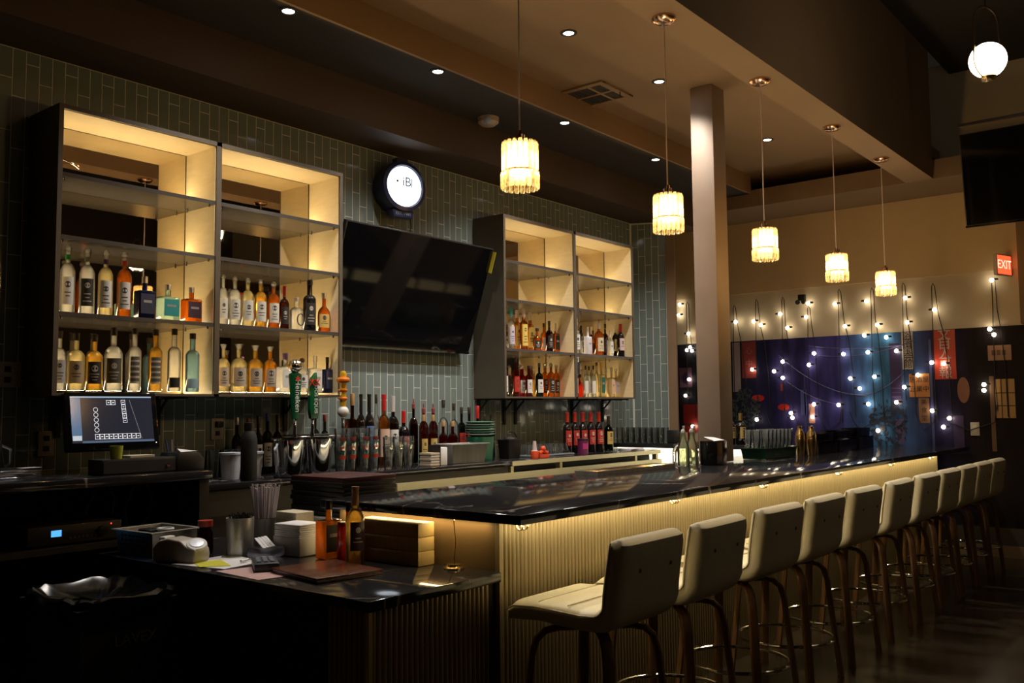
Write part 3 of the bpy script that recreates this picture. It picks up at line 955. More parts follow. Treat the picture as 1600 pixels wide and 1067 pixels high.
for i in range(int(BL / SP) - 1):
    w = 1.0 + 0.12 * math.sin(i * 2.4)
    obj('slat', sm_bar, bar, (0.026 + i * SP, 0.006, 0.0), (0, 0, 0), (w, 1, 1))
bx('light_strip', M('bar_led', (1, 1, 1), 0.5, 0, (1.0, 0.78, 0.40), 5.0), 0.02, BL - 0.03, -0.052, -0.040, BZ - 0.041, BZ - 0.036, bar)
strip('bar_lamp', (0.02, -0.046, BZ - 0.045), (BL - 0.03, -0.046, BZ - 0.045), 0.012, P_BAR, (1.0, 0.83, 0.50), (0, 0.0, -1), bar)
bx('light_strip', M('bar_led', (1, 1, 1)), -0.030, -0.018, 0.03, 0.84, BZ - 0.041, BZ - 0.036, bar)
strip('bar_end_lamp', (-0.024, 0.03, BZ - 0.045), (-0.024, 0.84, BZ - 0.045), 0.012, P_BAREND, (1.0, 0.74, 0.34), (-0.15, 0, -1), bar)
for x in (2.684, 3.825, 4.82, 5.988, 7.097, 8.16):
    mb = MB()
    for dx in (-0.014, 0.014):
        q = x - PANX + dx
        mb.tube([(q, -0.016, BZ - 0.037), (q, -0.018, BZ - 0.068), (q, -0.030, BZ - 0.082), (q, -0.044, BZ - 0.078), (q, -0.050, BZ - 0.066)], 0.0035, 6)
    mb.build('coat_hook', mt_brass, bar, smooth=True)
# bar-side work counter behind the bar
ub = thing('work_counter', 'steel work counter along the bartender side of the bar', 'counter', (2.62, 3.05, 0))
bx('top', mt_steel, 0, 4.2, 0.0, 0.46, 0.80, 0.84, ub, bevel=0.004)
bx('cabinet', mt_blackm, 0.02, 4.18, 0.02, 0.44, 0.0, 0.799, ub)
strip('work_lamp', (0.5, 0.0, 0.885), (4.1, 0.0, 0.885), 0.012, P_UNDER, (1.0, 0.80, 0.42), (0, 0.45, -1), ub)

# ================================================================== low service counter
sc = MB().box(SCX0, PANX - 0.004, SCY0, 3.80, SCZ - 0.035, SCZ).build('marble_countertop', mt_marble, bevel=0.003, smooth=True)
tag(sc, 'low black marble service counter at the end of the bar', 'countertop')
sb = thing('service_counter', 'low service counter front with bronze fluted slats', 'counter', (SCX0 + 0.03, SCY0 + 0.03, 0))
bx('body', mt_darkwood, 0.008, PANX - 0.006 - SCX0 - 0.03, 0.008, 0.20, 0.0, SCZ - 0.036, sb)
bx('back_panel', mt_blackm, 0.30, PANX - 0.006 - SCX0 - 0.03, 0.20, 1.60, 0.0, SCZ - 0.036, sb)
sm_low = slat_mesh(SCZ - 0.037)
for i in range(24):
    obj('slat', sm_low, sb, (0.022 + i * SP, 0.008, 0.0))
for i in range(8):
    obj('slat', sm_low, sb, (0.008, 0.022 + i * SP, 0.0), (0, 0, -math.pi / 2))
bx('corner_trim', M('pale_gold_trim', (0.6, 0.48, 0.22), 0.35, 0.3), -0.006, 0.010, -0.006, 0.010, 0.0, SCZ - 0.036, sb)

# ================================================================== counter stools
def stool_shell():
    """seat and back in one bent cushion: a rounded section swept along the side profile"""
    cl = []
    for y, z in ((0.215, 0.585), (0.205, 0.600), (0.185, 0.612), (0.10, 0.618), (0.0, 0.614), (-0.08, 0.610), (-0.13, 0.612)):
        cl.append((y, z))
    for a in range(15, 90, 15):
        t = math.radians(a)
        cl.append((-0.13 - 0.062 * math.sin(t), 0.674 - 0.062 * math.cos(t)))
    for y, z in ((-0.193, 0.70), (-0.200, 0.75), (-0.208, 0.80), (-0.215, 0.845), (-0.219, 0.868), (-0.220, 0.880)):
        cl.append((y, z))
    n = len(cl)
    vs, fs = [], []
    K = 28
    for i, (y, z) in enumerate(cl):
        a, b = cl[max(i - 1, 0)], cl[min(i + 1, n - 1)]
        d = Vector((b[0] - a[0], b[1] - a[1])).normalized()
        nx, nz = -d.y, d.x          # across the cushion
        s = i / (n - 1)
        hw = 0.222 - 0.022 * s
        th = 0.034 + 0.010 * s
        if i in (0, n - 1): hw, th = hw * 0.93, th * 0.35
        elif i in (1, n - 2): hw, th = hw * 0.985, th * 0.82
        if i in (3, 5): th *= 0.93
        for k in range(K):
            t = 2 * math.pi * k / K
            c, s_ = math.cos(t), math.sin(t)
            x = hw * math.copysign(abs(c) ** 0.22, c)
            o = th * math.copysign(abs(s_) ** 0.55, s_)
            vs.append((x, y + nx * o, z + nz * o))
    for i in range(n - 1):
        for k in range(K):
            k2 = (k + 1) % K
            fs.append((i * K + k, i * K + k2, (i + 1) * K + k2, (i + 1) * K + k))
    fs.append(tuple(range(K - 1, -1, -1)))
    fs.append(tuple((n - 1) * K + k for k in range(K)))
    return MB().add(vs, fs), cl

def make_stool():
    root = thing('counter_stool', 'stool', 'stool')
    mb, cl = stool_shell()
    mb.build('seat_cushion', mt_cream, root, smooth=True)
    for s in (-1, 1):
        pts = []
        for i, (y, z) in enumerate(cl[1:-1]):
            a, b = cl[i], cl[i + 2]
            d = Vector((b[0] - a[0], b[1] - a[1])).normalized()
            k = i / (len(cl) - 3)
            pts.append((s * (0.222 - 0.022 * k + 0.001), y + d.y * 0.020, z - d.x * 0.020))
        MB().tube(pts, 0.0032, 6).build('piping', mt_piping, root, smooth=True)
    for k in (-1, 1):
        MB().lathe([(0.0, 0.004), (0.006, 0.003), (0.008, 0.0)], 10, cap=False).build('back_button', mt_walnut, root, smooth=True, loc=(k * 0.10, -0.2465, 0.775), rot=(math.pi / 2 + 0.15, 0, 0))
    # stitched seams across the seat
    for y in (0.10, -0.02):
        MB().tube([(-0.19, y, 0.6505), (0.0, y, 0.6512), (0.19, y, 0.6505)], 0.0018, 5).build('seam', mt_piping, root)
    bx('swivel_plate', mt_blackm, -0.10, 0.10, -0.10, 0.10, 0.552, 0.580, root, bevel=0.004)
    for sx in (-1, 1):
        for sy in (-1, 1):
            d = Vector((sx, sy, 0)).normalized()
            pts = [d * 0.05 + Vector((0, 0, 0.548)), d * 0.13 + Vector((0, 0, 0.548)), d * 0.175 + Vector((0, 0, 0.538)), d * 0.205 + Vector((0, 0, 0.512)),
                   d * 0.222 + Vector((0, 0, 0.46)), d * 0.240 + Vector((0, 0, 0.30)), d * 0.262 + Vector((0, 0, 0.12)), d * 0.276 + Vector((0, 0, 0.0))]
            MB().tube(pts, 0.02, 8, flat=(0.021, 0.0125)).build('leg', mt_walnut, root, smooth=True)
    R = 0.225
    MB().tube([(R * math.cos(2 * math.pi * i / 32), R * math.sin(2 * math.pi * i / 32), 0.20) for i in range(32)], 0.008, 8, True).build('foot_ring', mt_chrome, root, smooth=True)
    return root
stool0 = make_stool()
STX = (2.716, 3.235, 3.815, 4.350, 4.915, 5.515, 6.085, 6.600, 7.085, 7.560, 8.035)
for i, x in enumerate(STX):
    s = stool0 if i == 0 else copy_tree(stool0)
    s.location = (x, 1.832, 0)
    s.rotation_euler = (0, 0, math.radians((0, 1.5, -1, 0.5, -1.5, 1, 0, -1, 1, 0, -0.5)[i]))
    s['label'] = ('cream upholstered counter stool nearest the camera' if i == 0 else 'cream upholstered counter stool farthest away, next to the mural wall' if i == 10
                  else 'cream upholstered counter stool, %s along the bar from the near end' % ORD[i])
    s['group'] = 'counter stools along the bar'
# ================================================================== crystal pendants
mt_crystal = glass('crystal', (1.0, 0.82, 0.50), 0.22, 1.0, 0.08)
# added mottled emission stands in for bulb light passing through the crystals
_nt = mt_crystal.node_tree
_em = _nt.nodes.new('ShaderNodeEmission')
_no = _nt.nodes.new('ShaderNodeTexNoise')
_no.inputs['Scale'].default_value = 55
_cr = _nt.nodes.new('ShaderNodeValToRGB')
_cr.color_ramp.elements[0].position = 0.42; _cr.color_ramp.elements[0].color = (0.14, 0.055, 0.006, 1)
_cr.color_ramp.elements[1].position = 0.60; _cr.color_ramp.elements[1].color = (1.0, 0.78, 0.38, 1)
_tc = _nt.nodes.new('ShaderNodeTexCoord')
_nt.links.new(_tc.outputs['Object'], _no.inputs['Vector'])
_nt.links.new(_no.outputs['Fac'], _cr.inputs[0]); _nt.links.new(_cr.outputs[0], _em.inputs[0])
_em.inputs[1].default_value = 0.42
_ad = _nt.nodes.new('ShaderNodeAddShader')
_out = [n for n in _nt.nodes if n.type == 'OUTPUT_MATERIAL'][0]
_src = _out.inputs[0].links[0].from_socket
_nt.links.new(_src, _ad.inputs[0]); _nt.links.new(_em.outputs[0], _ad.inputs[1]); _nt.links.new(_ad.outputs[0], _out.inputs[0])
mt_bulb = M('pendant_bulb', (1, 1, 1), 0.5, 0, (1.0, 0.78, 0.42), 80)
def prism_mesh(h, w, name):
    d = 0.008
    vs = []
    for z, k in ((0, 0.75), (h * 0.12, 1.0), (h * 0.88, 1.0), (h, 0.75)):
        vs += [(0.0, -w * 0.46 * k, z), (d * k, -w * 0.28 * k, z), (d * 1.25 * k, 0, z), (d * k, w * 0.28 * k, z), (0.0, w * 0.46 * k, z)]
    fs = []
    for r in range(3):
        for i in range(5):
            j = (i + 1) % 5
            fs.append((r * 5 + i, r * 5 + j, (r + 1) * 5 + j, (r + 1) * 5 + i))
    fs += [(4, 3, 2, 1, 0), (15, 16, 17, 18, 19)]
    return MB().add(vs, fs).mesh(name, mt_crystal)
PR = 0.062
NPR = 18
wpr = 2 * PR * math.pi / NPR
up_me = prism_mesh(0.115, wpr, 'crystal_upper')
lo_me = prism_mesh(0.070, wpr, 'crystal_lower')
def make_pendant():
    t = thing('pendant_lamp', 'pendant', 'lamp')
    L = SZ - 2.14                       # drop of the whole lamp, measured from the soffit
    MB().lathe([(0.060, 0.0), (0.060, -0.010), (0.045, -0.024), (0.012, -0.028), (0.0, -0.028)], 28).build('canopy', mt_copper, t, smooth=True)
    MB().tube([(0, 0, -0.025), (0.002, 0, -L * 0.4), (-0.002, 0, -L * 0.6), (0, 0, -L + 0.225)], 0.0035, 6).build('cord', M('pale_cord', (0.75, 0.6, 0.5), 0.5), t, smooth=True)
    MB().lathe([(0.0, -L + 0.232), (0.008, -L + 0.230), (0.010, -L + 0.216), (0.021, -L + 0.212), (0.021, -L + 0.180), (0.0, -L + 0.180)], 20).build('holder', mt_copper, t, smooth=True)
    for k in range(4):
        a = math.pi * k / 2 + 0.4
        MB().tube([(0.015 * math.cos(a), 0.015 * math.sin(a), -L + 0.184), (PR * math.cos(a), PR * math.sin(a), -L + 0.177)], 0.003, 6).build('spoke', mt_copper, t, smooth=True)
    s = MB().lathe([(PR, -L + 0.180), (PR, -L + 0.172)], 24, cap=False).build('shade', mt_copper, t, smooth=True)
    MB().lathe([(PR + 0.001, -L + 0.074), (PR + 0.001, -L + 0.066)], 24, cap=False).build('shade_ring', mt_copper, s, smooth=True)
    for i in range(NPR):
        a = 2 * math.pi * i / NPR
        obj('crystal', up_me, s, (PR * math.cos(a), PR * math.sin(a), -L + 0.068), (0, 0, a))
        a += math.pi / NPR
        obj('crystal', lo_me, s, ((PR + 0.003) * math.cos(a), (PR + 0.003) * math.sin(a), -L), (0, 0, a))
    MB().sphere((0, 0, -L + 0.105), 0.017, 14, 1.2).build('bulb', mt_bulb, t, smooth=True)
    point('pendant_light', (0, 0, -L + 0.105), P_PENDANT, WARM, 0.040, t)
    return t
pend0 = make_pendant()
for i, x in enumerate((2.72, 3.865, 4.985, 6.15, 7.20)):
    p = pend0 if i == 0 else copy_tree(pend0)
    p.location = (x, 2.147, SZ)
    p['label'] = ['large-looking amber crystal pendant nearest the camera, left of the column', 'amber crystal pendant just left of the square column', 'amber crystal pendant first to the right of the column',
                  'amber crystal pendant second to the right of the column', 'smallest-looking amber crystal pendant, farthest along the bar'][i]
    p['group'] = 'crystal pendants over the bar'

# ---- globe lamp in a brass loop
g = thing('globe_lamp', 'white globe lamp hanging in a slim brass loop, top right', 'lamp', (5.24, 1.0, 3.105))
MB().sphere((0, 0, 0), 0.092, 28).build('globe', M('opal_globe', (1, 1, 1), 0.3, 0, (1.0, 0.90, 0.74), 7.0), g, smooth=True)
pts = []
for i in range(13):
    a = math.pi + math.pi * i / 12
    pts.append((0.094 * math.cos(a), 0.094 * math.sin(a) - 0.004))
for i in range(1, 6): pts.append((0.094 - 0.006 * i / 6, 0.09 + 0.10 * i / 5 - 0.09 * (1 - i / 5) * 0))
for i in range(1, 12):
    a = math.pi * i / 12
    pts.append((0.088 * math.cos(a), 0.205 + 0.085 * math.sin(a)))
for i in range(5, 0, -1): pts.append((-0.094 + 0.006 * i / 6, 0.09 + 0.10 * i / 5))
loop = MB().tube([(p[0] * 0.86, p[0] * -0.5, p[1]) for p in pts], 0.005, 8, True, flat=(0.004, 0.008)).build('loop', mt_brass, g, smooth=True)
MB().lathe([(0.0, -0.108), (0.034, -0.106), (0.040, -0.090), (0.036, -0.084)], 18).build('base_cup', mt_brass, g, smooth=True)
point('globe_light', (0, 0, 0), P_GLOBE, (1.0, 0.76, 0.48), 0.094, g)
MB().tube([(0, 0, 0.29), (0, 0, 1.20)], 0.003, 6).build('cord', mt_blackm, g)
MB().lathe([(0.05, 1.195), (0.05, 1.18), (0.0, 1.178)], 18).build('canopy', mt_brass, g, smooth=True)

for k, (x, y) in enumerate(((2.7, -0.9), (5.7, -1.3))):  # two more globes, added out of view to light the stool backs
    q = copy_tree(g)
    q.location = (x, y, 3.105)
    q['label'] = ['white globe lamp over the dining room, just outside the picture', 'white globe lamp farther back over the dining room, outside the picture'][k]
    q['group'] = 'globe lamps of the dining room'
g['group'] = 'globe lamps of the dining room'

# ================================================================== televisions
def tv(name, label, w, h, mats, loc, rx, rz):
    t = thing(name, label, 'television', loc)
    t.rotation_euler = (rx, 0, rz)
    bx('housing', mt_black, -w / 2, w / 2, 0.0, 0.035, -h / 2, h / 2, t, bevel=0.004)
    bx('back_cover', mt_blackm, -w * 0.3, w * 0.3, 0.035, 0.06, -h * 0.3, h * 0.25, t)
    bx('bezel', mt_blackg, -w / 2, w / 2, -0.004, -0.0005, -h / 2, -h / 2 + 0.014, t)
    bx('screen', mats, -w / 2 + 0.008, w / 2 - 0.008, -0.003, -0.0005, -h / 2 + 0.016, h / 2 - 0.008, t)
    return t
mt_screen = M('dark_screen', (0.004, 0.004, 0.005), 0.05)
t = tv('television', 'large black television tilted down between the bottle shelves', 1.38, 0.79, mt_screen, (4.352, 4.355, 2.086), math.radians(18.6), 0)
bx('energy_tag', M('yellow_tag', (0.75, 0.65, 0.05), 0.5), 0.690, 0.6925, -0.03, 0.006, 0.22, 0.375, t)
MB().box(-0.12, 0.12, 0.06, 0.09, -0.10, 0.12).build('wall_mount', mt_blackm, t)
t2 = tv('television', 'black television hung from the ceiling at the right edge', 1.15, 0.66, mt_screen, (7.0, 0.96, 2.88), math.radians(6), -math.pi / 2)
MB().box(-0.58, 0.6, 0.02, 0.06, 0.39, 0.41).box(-0.03, 0.03, 0.05, 0.09, -0.1, 1.0).build('ceiling_mount', M('dark_metal', (0.08, 0.075, 0.07), 0.3, 1.0), t2)

# ================================================================== lit round sign
s = thing('round_sign', 'round backlit white sign in a navy rim above the television', 'sign', (4.305, WALLY - 0.095, 2.805), math.radians(-11))
R = 0.148
mt_navy = M('navy_rim', (0.012, 0.018, 0.075), 0.3)
rim = MB().lathe([(R * 0.8, -0.07), (R + 0.012, -0.06), (R + 0.022, 0.006), (R + 0.026, 0.05), (R + 0.020, 0.088), (R - 0.004, 0.094), (R - 0.010, 0.080), (0.0, 0.080)], 40).build('rim', mt_navy, s, smooth=True, rot=(math.pi / 2, 0, 0))
face = MB().lathe([(0.0, 0.0), (R - 0.012, 0.0)], 40, cap=False).build('face', M('sign_face', (1, 1, 1), 0.4, 0, (0.80, 0.90, 1.0), 3.2), s, rot=(math.pi / 2, 0, 0), loc=(0, -0.082, 0))
mt_ink = M('sign_ink', (0.01, 0.02, 0.08), 0.5)
MB().lathe([(0.0, 0), (0.009, 0)], 12, cap=False).build('dot_mark', M('sign_dot', (0.3, 0.2, 0.05), 0.5), s, rot=(math.pi / 2, 0, 0), loc=(-0.055, -0.084, 0.03))
text('letter_mark', 'i', 0.09, M('sign_red', (0.5, 0.05, 0.04), 0.5), s, (-0.008, -0.0845, 0.03), (math.pi / 2, 0, 0))
text('letter_mark', 'B', 0.09, mt_ink, s, (0.028, -0.0845, 0.03), (math.pi / 2, 0, 0))
MB().box(0.056, 0.062, -0.0852, -0.084, 0.0, 0.06).build('bar_mark', mt_ink, s)
MB().box(-0.045, 0.045, -0.06, -0.0, R + 0.012, R + 0.05).build('top_plate', mt_navy, s, bevel=0.004)
MB().prism([(-0.085, -R - 0.012), (0.085, -R - 0.012), (0.075, -R - 0.062), (-0.075, -R - 0.062)], -0.07, -0.01).build('name_plate', mt_navy, s, bevel=0.003)
text('plate_text', 'EST. 1981', 0.030, M('plate_letters', (0.35, 0.38, 0.48), 0.4), s, (0, -0.0712, -R - 0.037), (math.pi / 2, 0, 0))
MB().tube([(0.09, -0.01, -R - 0.03), (0.10, -0.012, -R - 0.10), (0.08, -0.012, -R - 0.2), (0.09, -0.01, -R - 0.3)], 0.004, 6).build('power_cord', mt_blackm, s)
# ================================================================== back counter
bc = MB().box(2.52, 6.93, BCY, WALLY - 0.008, BCZ - 0.035, BCZ).build('marble_countertop', mt_marble, bevel=0.003, smooth=True)
tag(bc, 'black marble counter along the tiled wall', 'countertop')
bb = thing('back_bar_cabinet', 'dark back-bar cabinet with pale metal rails', 'cabinet', (2.52, BCY, 0))
bx('carcass', mt_blackm, 0.0, 4.4, 0.10, 0.56, 0.0, 0.914, bb)
bx('front_panel', mt_darkwood, 0.0, 2.38, 0.02, 0.10, 0.05, 0.914, bb)
bx('fascia', mt_olive, 4.92, 6.93, BCY - 0.006, BCY - 0.0005, 0.917, 0.948, bc)
for x in (2.40, 2.97, 4.02, 4.36):
    bx('post', mt_olive, x, x + 0.03, 0.01, 0.05, 0.60, 0.914, bb)
bx('lower_rail', mt_olive, 1.3, 4.4, -0.02, 0.02, 0.825, 0.872, bb)

# ---- till counter at the left
pc = MB().box(0.75, 2.50, 3.83, WALLY - 0.008, 0.99, 1.03).build('marble_countertop', mt_marble, bevel=0.003, smooth=True)
tag(pc, 'raised black marble counter under the till screen', 'countertop')
pb = thing('till_cabinet', 'dark open cabinet under the till counter', 'cabinet', (0.75, 3.86, 0))
bx('side_panel', mt_darkwood, 1.70, 1.75, 0.0, 0.68, 0.0, 0.989, pb)
bx('side_panel', mt_darkwood, 0.0, 0.04, 0.0, 0.68, 0.0, 0.989, pb)
bx('shelf_board', mt_darkwood, 0.04, 1.70, 0.02, 0.66, 0.725, 0.75, pb)
bx('back_board', mt_blackm, 0.04, 1.70, 0.66, 0.68, 0.0, 0.989, pb)
# receiver
r = thing('stereo_receiver', 'black stereo receiver with a small blue display on the low shelf', 'receiver', (1.905, 3.92, 0.751))
bx('case', M('receiver_case', (0.03, 0.028, 0.026), 0.4), -0.2, 0.2, 0.0, 0.3, 0.008, 0.085, r, bevel=0.003)
bx('foot', mt_black, -0.17, 0.17, 0.03, 0.25, 0.0, 0.008, r)
bx('display', M('blue_display', (0.1, 0.4, 0.9), 0.4, 0, (0.10, 0.45, 1.0), 1.2), -0.105, -0.063, -0.002, 0.0, 0.040, 0.066, r)
MB().lathe([(0.0, 0.016), (0.02, 0.014), (0.022, 0.0)], 16).build('volume_knob', mt_black, r, smooth=True, rot=(math.pi / 2, 0, 0), loc=(0.11, 0, 0.045))
for k in range(7):
    bx('button', M('dull_button', (0.10, 0.095, 0.09), 0.4), -0.03 + k * 0.018, -0.02 + k * 0.018, -0.003, 0, 0.026, 0.034, r)
bx('power_lamp', M('red_led', (1, 0.1, 0.1), 0.4, 0, (1, 0.05, 0.03), 4), 0.150, 0.154, -0.002, 0.0, 0.070, 0.074, r)
# pale hoses below the till counter
for k, (x, a) in enumerate(((2.18, 0.0), (2.37, 0.0))):
    t = MB().tube([(x - 0.06, 4.25, 0.755), (x - 0.08, 4.24, 0.85), (x - 0.04, 4.23, 0.95), (x + 0.02 + a, 4.23, 0.965), (x + 0.06 + a, 4.24, 0.90), (x + 0.05 + a, 4.25, 0.80), (x + 0.02, 4.26, 0.757)], 0.008, 8).build('hose', M('grey_hose', (0.25, 0.25, 0.23), 0.5), smooth=True)
    tag(t, ['looped grey hose under the till counter, left', 'looped grey hose under the till counter, right'][k], 'hose', 'hoses under the till')

# ---- till screen
m = thing('till_screen', 'touch screen till showing a table plan', 'monitor', (2.19, 4.17, 1.03))
MB().lathe([(0.10, 0.0), (0.10, 0.012), (0.04, 0.02), (0.035, 0.06)], 20).build('stand', mt_black, m, smooth=True)
hd = bx('housing', mt_blackg, -0.218, 0.218, 0.0, 0.045, -0.135, 0.140, m, bevel=0.008)
hd.location = (0, 0.0, 0.235); hd.rotation_euler = (math.radians(-12), 0, math.radians(-3))
def scr(name, col, s, x0, x1, z0, z1, y):
    return bx(name, M('screen_' + name + '_%d' % int(s * 100), (0.004, 0.004, 0.005), 0.15, 0, col, s), x0, x1, y, y + 0.0004, z0, z1, hd)
scr('display', (0.020, 0.022, 0.034), 0.8, -0.195, 0.190, -0.100, 0.118, -0.0012)
scr('title_bar', (0.42, 0.58, 0.75), 0.8, -0.195, 0.190, 0.112, 0.118, -0.0018)
scr('side_menu', (0.09, 0.19, 0.33), 0.8, -0.195, -0.150, -0.072, 0.110, -0.0018)
scr('menu_button', (0.65, 0.72, 0.8), 0.8, -0.193, -0.152, -0.088, -0.066, -0.0022)
scr('status_bar', (0.12, 0.17, 0.26), 0.7, -0.150, 0.190, -0.100, -0.090, -0.0018)
LINE = (0.75, 0.76, 0.8)
def frame_icon(x, z, w, h):
    mb = MB()
    for (a, b, c, d) in ((x, x + w, z, z + 0.0018), (x, x + w, z + h - 0.0018, z + h), (x, x + 0.0018, z, z + h), (x + w - 0.0018, x + w, z, z + h), (x + w * .3, x + w * .7, z + h * .42, z + h * .58)):
        mb.box(a, b, -0.0024, -0.0020, c, d)
    mb.build('table_icon', M('screen_icon', LINE, 0.3, 0, LINE, 0.9), hd)
for k in range(10): frame_icon(-0.092 + k * 0.0215, -0.084, 0.021, 0.024)
for k in range(2): frame_icon(-0.030 + k * 0.022, 0.078, 0.021, 0.022)
for k in range(5): frame_icon(0.040 + 0.001 * k, 0.08 - k * 0.022, 0.020, 0.021)
for k in range(5):
    MB().tube([(-0.082 + 0.010 * math.cos(a), -0.0022, 0.055 - k * 0.024 + 0.010 * math.sin(a)) for a in [i * math.pi / 6 for i in range(12)]], 0.0011, 5, True).build('table_icon', M('screen_icon', LINE), hd)
MB().add([(0.08, -0.0024, 0.10), (0.082, -0.0024, 0.10), (0.130, -0.0024, -0.085), (0.128, -0.0024, -0.085)], [(0, 1, 2, 3)]).build('plan_line', M('screen_line', (0.2, 0.2, 0.22), 0.3, 0, (0.2, 0.2, 0.22), 0.8), hd)
bx('power_lamp', M('white_led', (1, 1, 1), 0.4, 0, (0.9, 0.95, 1), 3), 0.198, 0.201, -0.0015, 0.0, -0.108, -0.105, hd)
# cash drawer, receipt printers, small things by the till
d = thing('cash_drawer', 'black cash drawer under the till screen', 'cash drawer', (2.17, 3.93, 1.0305))
bx('case', mt_black, -0.155, 0.20, 0.0, 0.125, 0.0, 0.068, d, bevel=0.003)
bx('drawer_front', mt_blackm, -0.15, 0.195, -0.006, 0.0, 0.006, 0.060, d)
MB().cyl((0, 0, 0), 0.009, 0.006, 12).build('lock', mt_chrome, d, smooth=True, rot=(math.pi / 2, 0, 0), loc=(0.155, -0.005, 0.032))
d = thing('receipt_printer', 'black receipt printer with white paper beside the till', 'printer', (2.44, 3.98, 1.0305))
MB().prism([(-0.07, 0), (0.07, 0), (0.075, 0.05), (0.04, 0.085), (-0.06, 0.085), (-0.075, 0.05)], -0.06, 0.10).build('case', mt_black, d, bevel=0.005, smooth=True)
MB().add([(-0.05, -0.055, 0.088), (0.045, -0.05, 0.090), (0.085, 0.04, 0.083), (0.0, 0.06, 0.100)], [(0, 1, 2, 3)]).add([(-0.05, -0.055, 0.087), (0.045, -0.05, 0.089), (0.085, 0.04, 0.082), (0.0, 0.06, 0.099)], [(3, 2, 1, 0)]).build('paper_slip', mt_paper, d)
d = MB().lathe([(0.0, 0.0), (0.024, 0.0), (0.029, 0.058), (0.026, 0.058), (0.022, 0.004), (0.0, 0.004)], 18).build('paper_cup', M('lime_card', (0.35, 0.42, 0.03), 0.6), smooth=True, loc=(2.10, 3.97, 1.0990))
tag(d, 'small lime green cup on the cash drawer', 'cup')
d = MB().box(-0.06, 0.06, -0.04, 0.04, 0, 0.012).build('notepad', M('cream_card', (0.55, 0.5, 0.38), 0.7), loc=(2.22, 4.0, 1.0990), bevel=0.002)
tag(d, 'small cream notepad on the cash drawer', 'notepad')
d = thing('pen_cup', 'pen cup with blue and white pens by the till', 'pen holder', (2.47, 4.13, 1.0305))
MB().lathe([(0.0, 0), (0.035, 0), (0.038, 0.075), (0.034, 0.075), (0.031, 0.004), (0, 0.004)], 16).build('cup', mt_black, d, smooth=True)
for k, c in enumerate(((0.03, 0.05, 0.3), (0.3, 0.3, 0.35), (0.05, 0.05, 0.06))):
    MB().tube([(0.01 * (k - 1), 0.0, 0.006), (0.03 * (k - 1), 0.01, 0.14)], 0.004, 6).build('pen', M('pen_%d' % k, c, 0.4), d, smooth=True)
# wrapped cutlery and folded bundle at the left end
t = thing('wrapped_bundle', 'clear plastic wrapped cutlery bundle left of the till', 'bundle', (1.62, 3.98, 1.0305), math.radians(12))
MB().box(-0.14, 0.14, -0.07, 0.07, 0, 0.05).build('wrapping', mt_frosted, t, bevel=0.02, seg=3, smooth=True)
for k in range(4):
    MB().tube([(-0.12, -0.04 + k * 0.025, 0.02 + 0.004 * k), (0.12, -0.045 + k * 0.028, 0.022)], 0.005, 6).build('fork', mt_steel, t, smooth=True)
bx('price_slip', mt_paper, 0.05, 0.13, -0.072, -0.02, 0.0505, 0.0515, t)
t = thing('plastic_jug', 'clear plastic jug behind the wrapped bundle', 'jug', (1.66, 4.22, 1.0305))
MB().lathe([(0.0, 0.004), (0.06, 0.0), (0.07, 0.02), (0.052, 0.16), (0.049, 0.16), (0.064, 0.02), (0.0, 0.010)], 20).build('body', mt_frosted, t, smooth=True)
MB().tube([(0.055, 0, 0.14), (0.095, 0, 0.12), (0.095, 0, 0.06), (0.066, 0, 0.04)], 0.006, 8).build('handle', mt_frosted, t, smooth=True)
# electrical outlets on the tiles
for k, (x, z) in enumerate(((1.864, 1.488), (2.05, 1.16), (2.989, 1.21))):
    t = thing('wall_outlet', ['wide pale outlet plate left of the big shelf', 'dim outlet plate left of the till screen', 'outlet plate with a black plug right of the till screen'][k], 'outlet', (x, WALLY - 0.0075, z))
    w = 0.06 if k == 0 else 0.038
    bx('plate', M('outlet_plate', (0.42, 0.38, 0.33), 0.5), -w, w, -0.006, 0, -0.06, 0.06, t, bevel=0.002)
    bx('socket', mt_black, -0.014, 0.014, -0.008, -0.006, 0.012, 0.038, t)
    bx('socket', mt_black, -0.014, 0.014, -0.008, -0.006, -0.038, -0.012, t)
    if k == 2:
        bx('plug', mt_black, -0.02, 0.02, -0.035, -0.008, 0.008, 0.042, t, bevel=0.003)

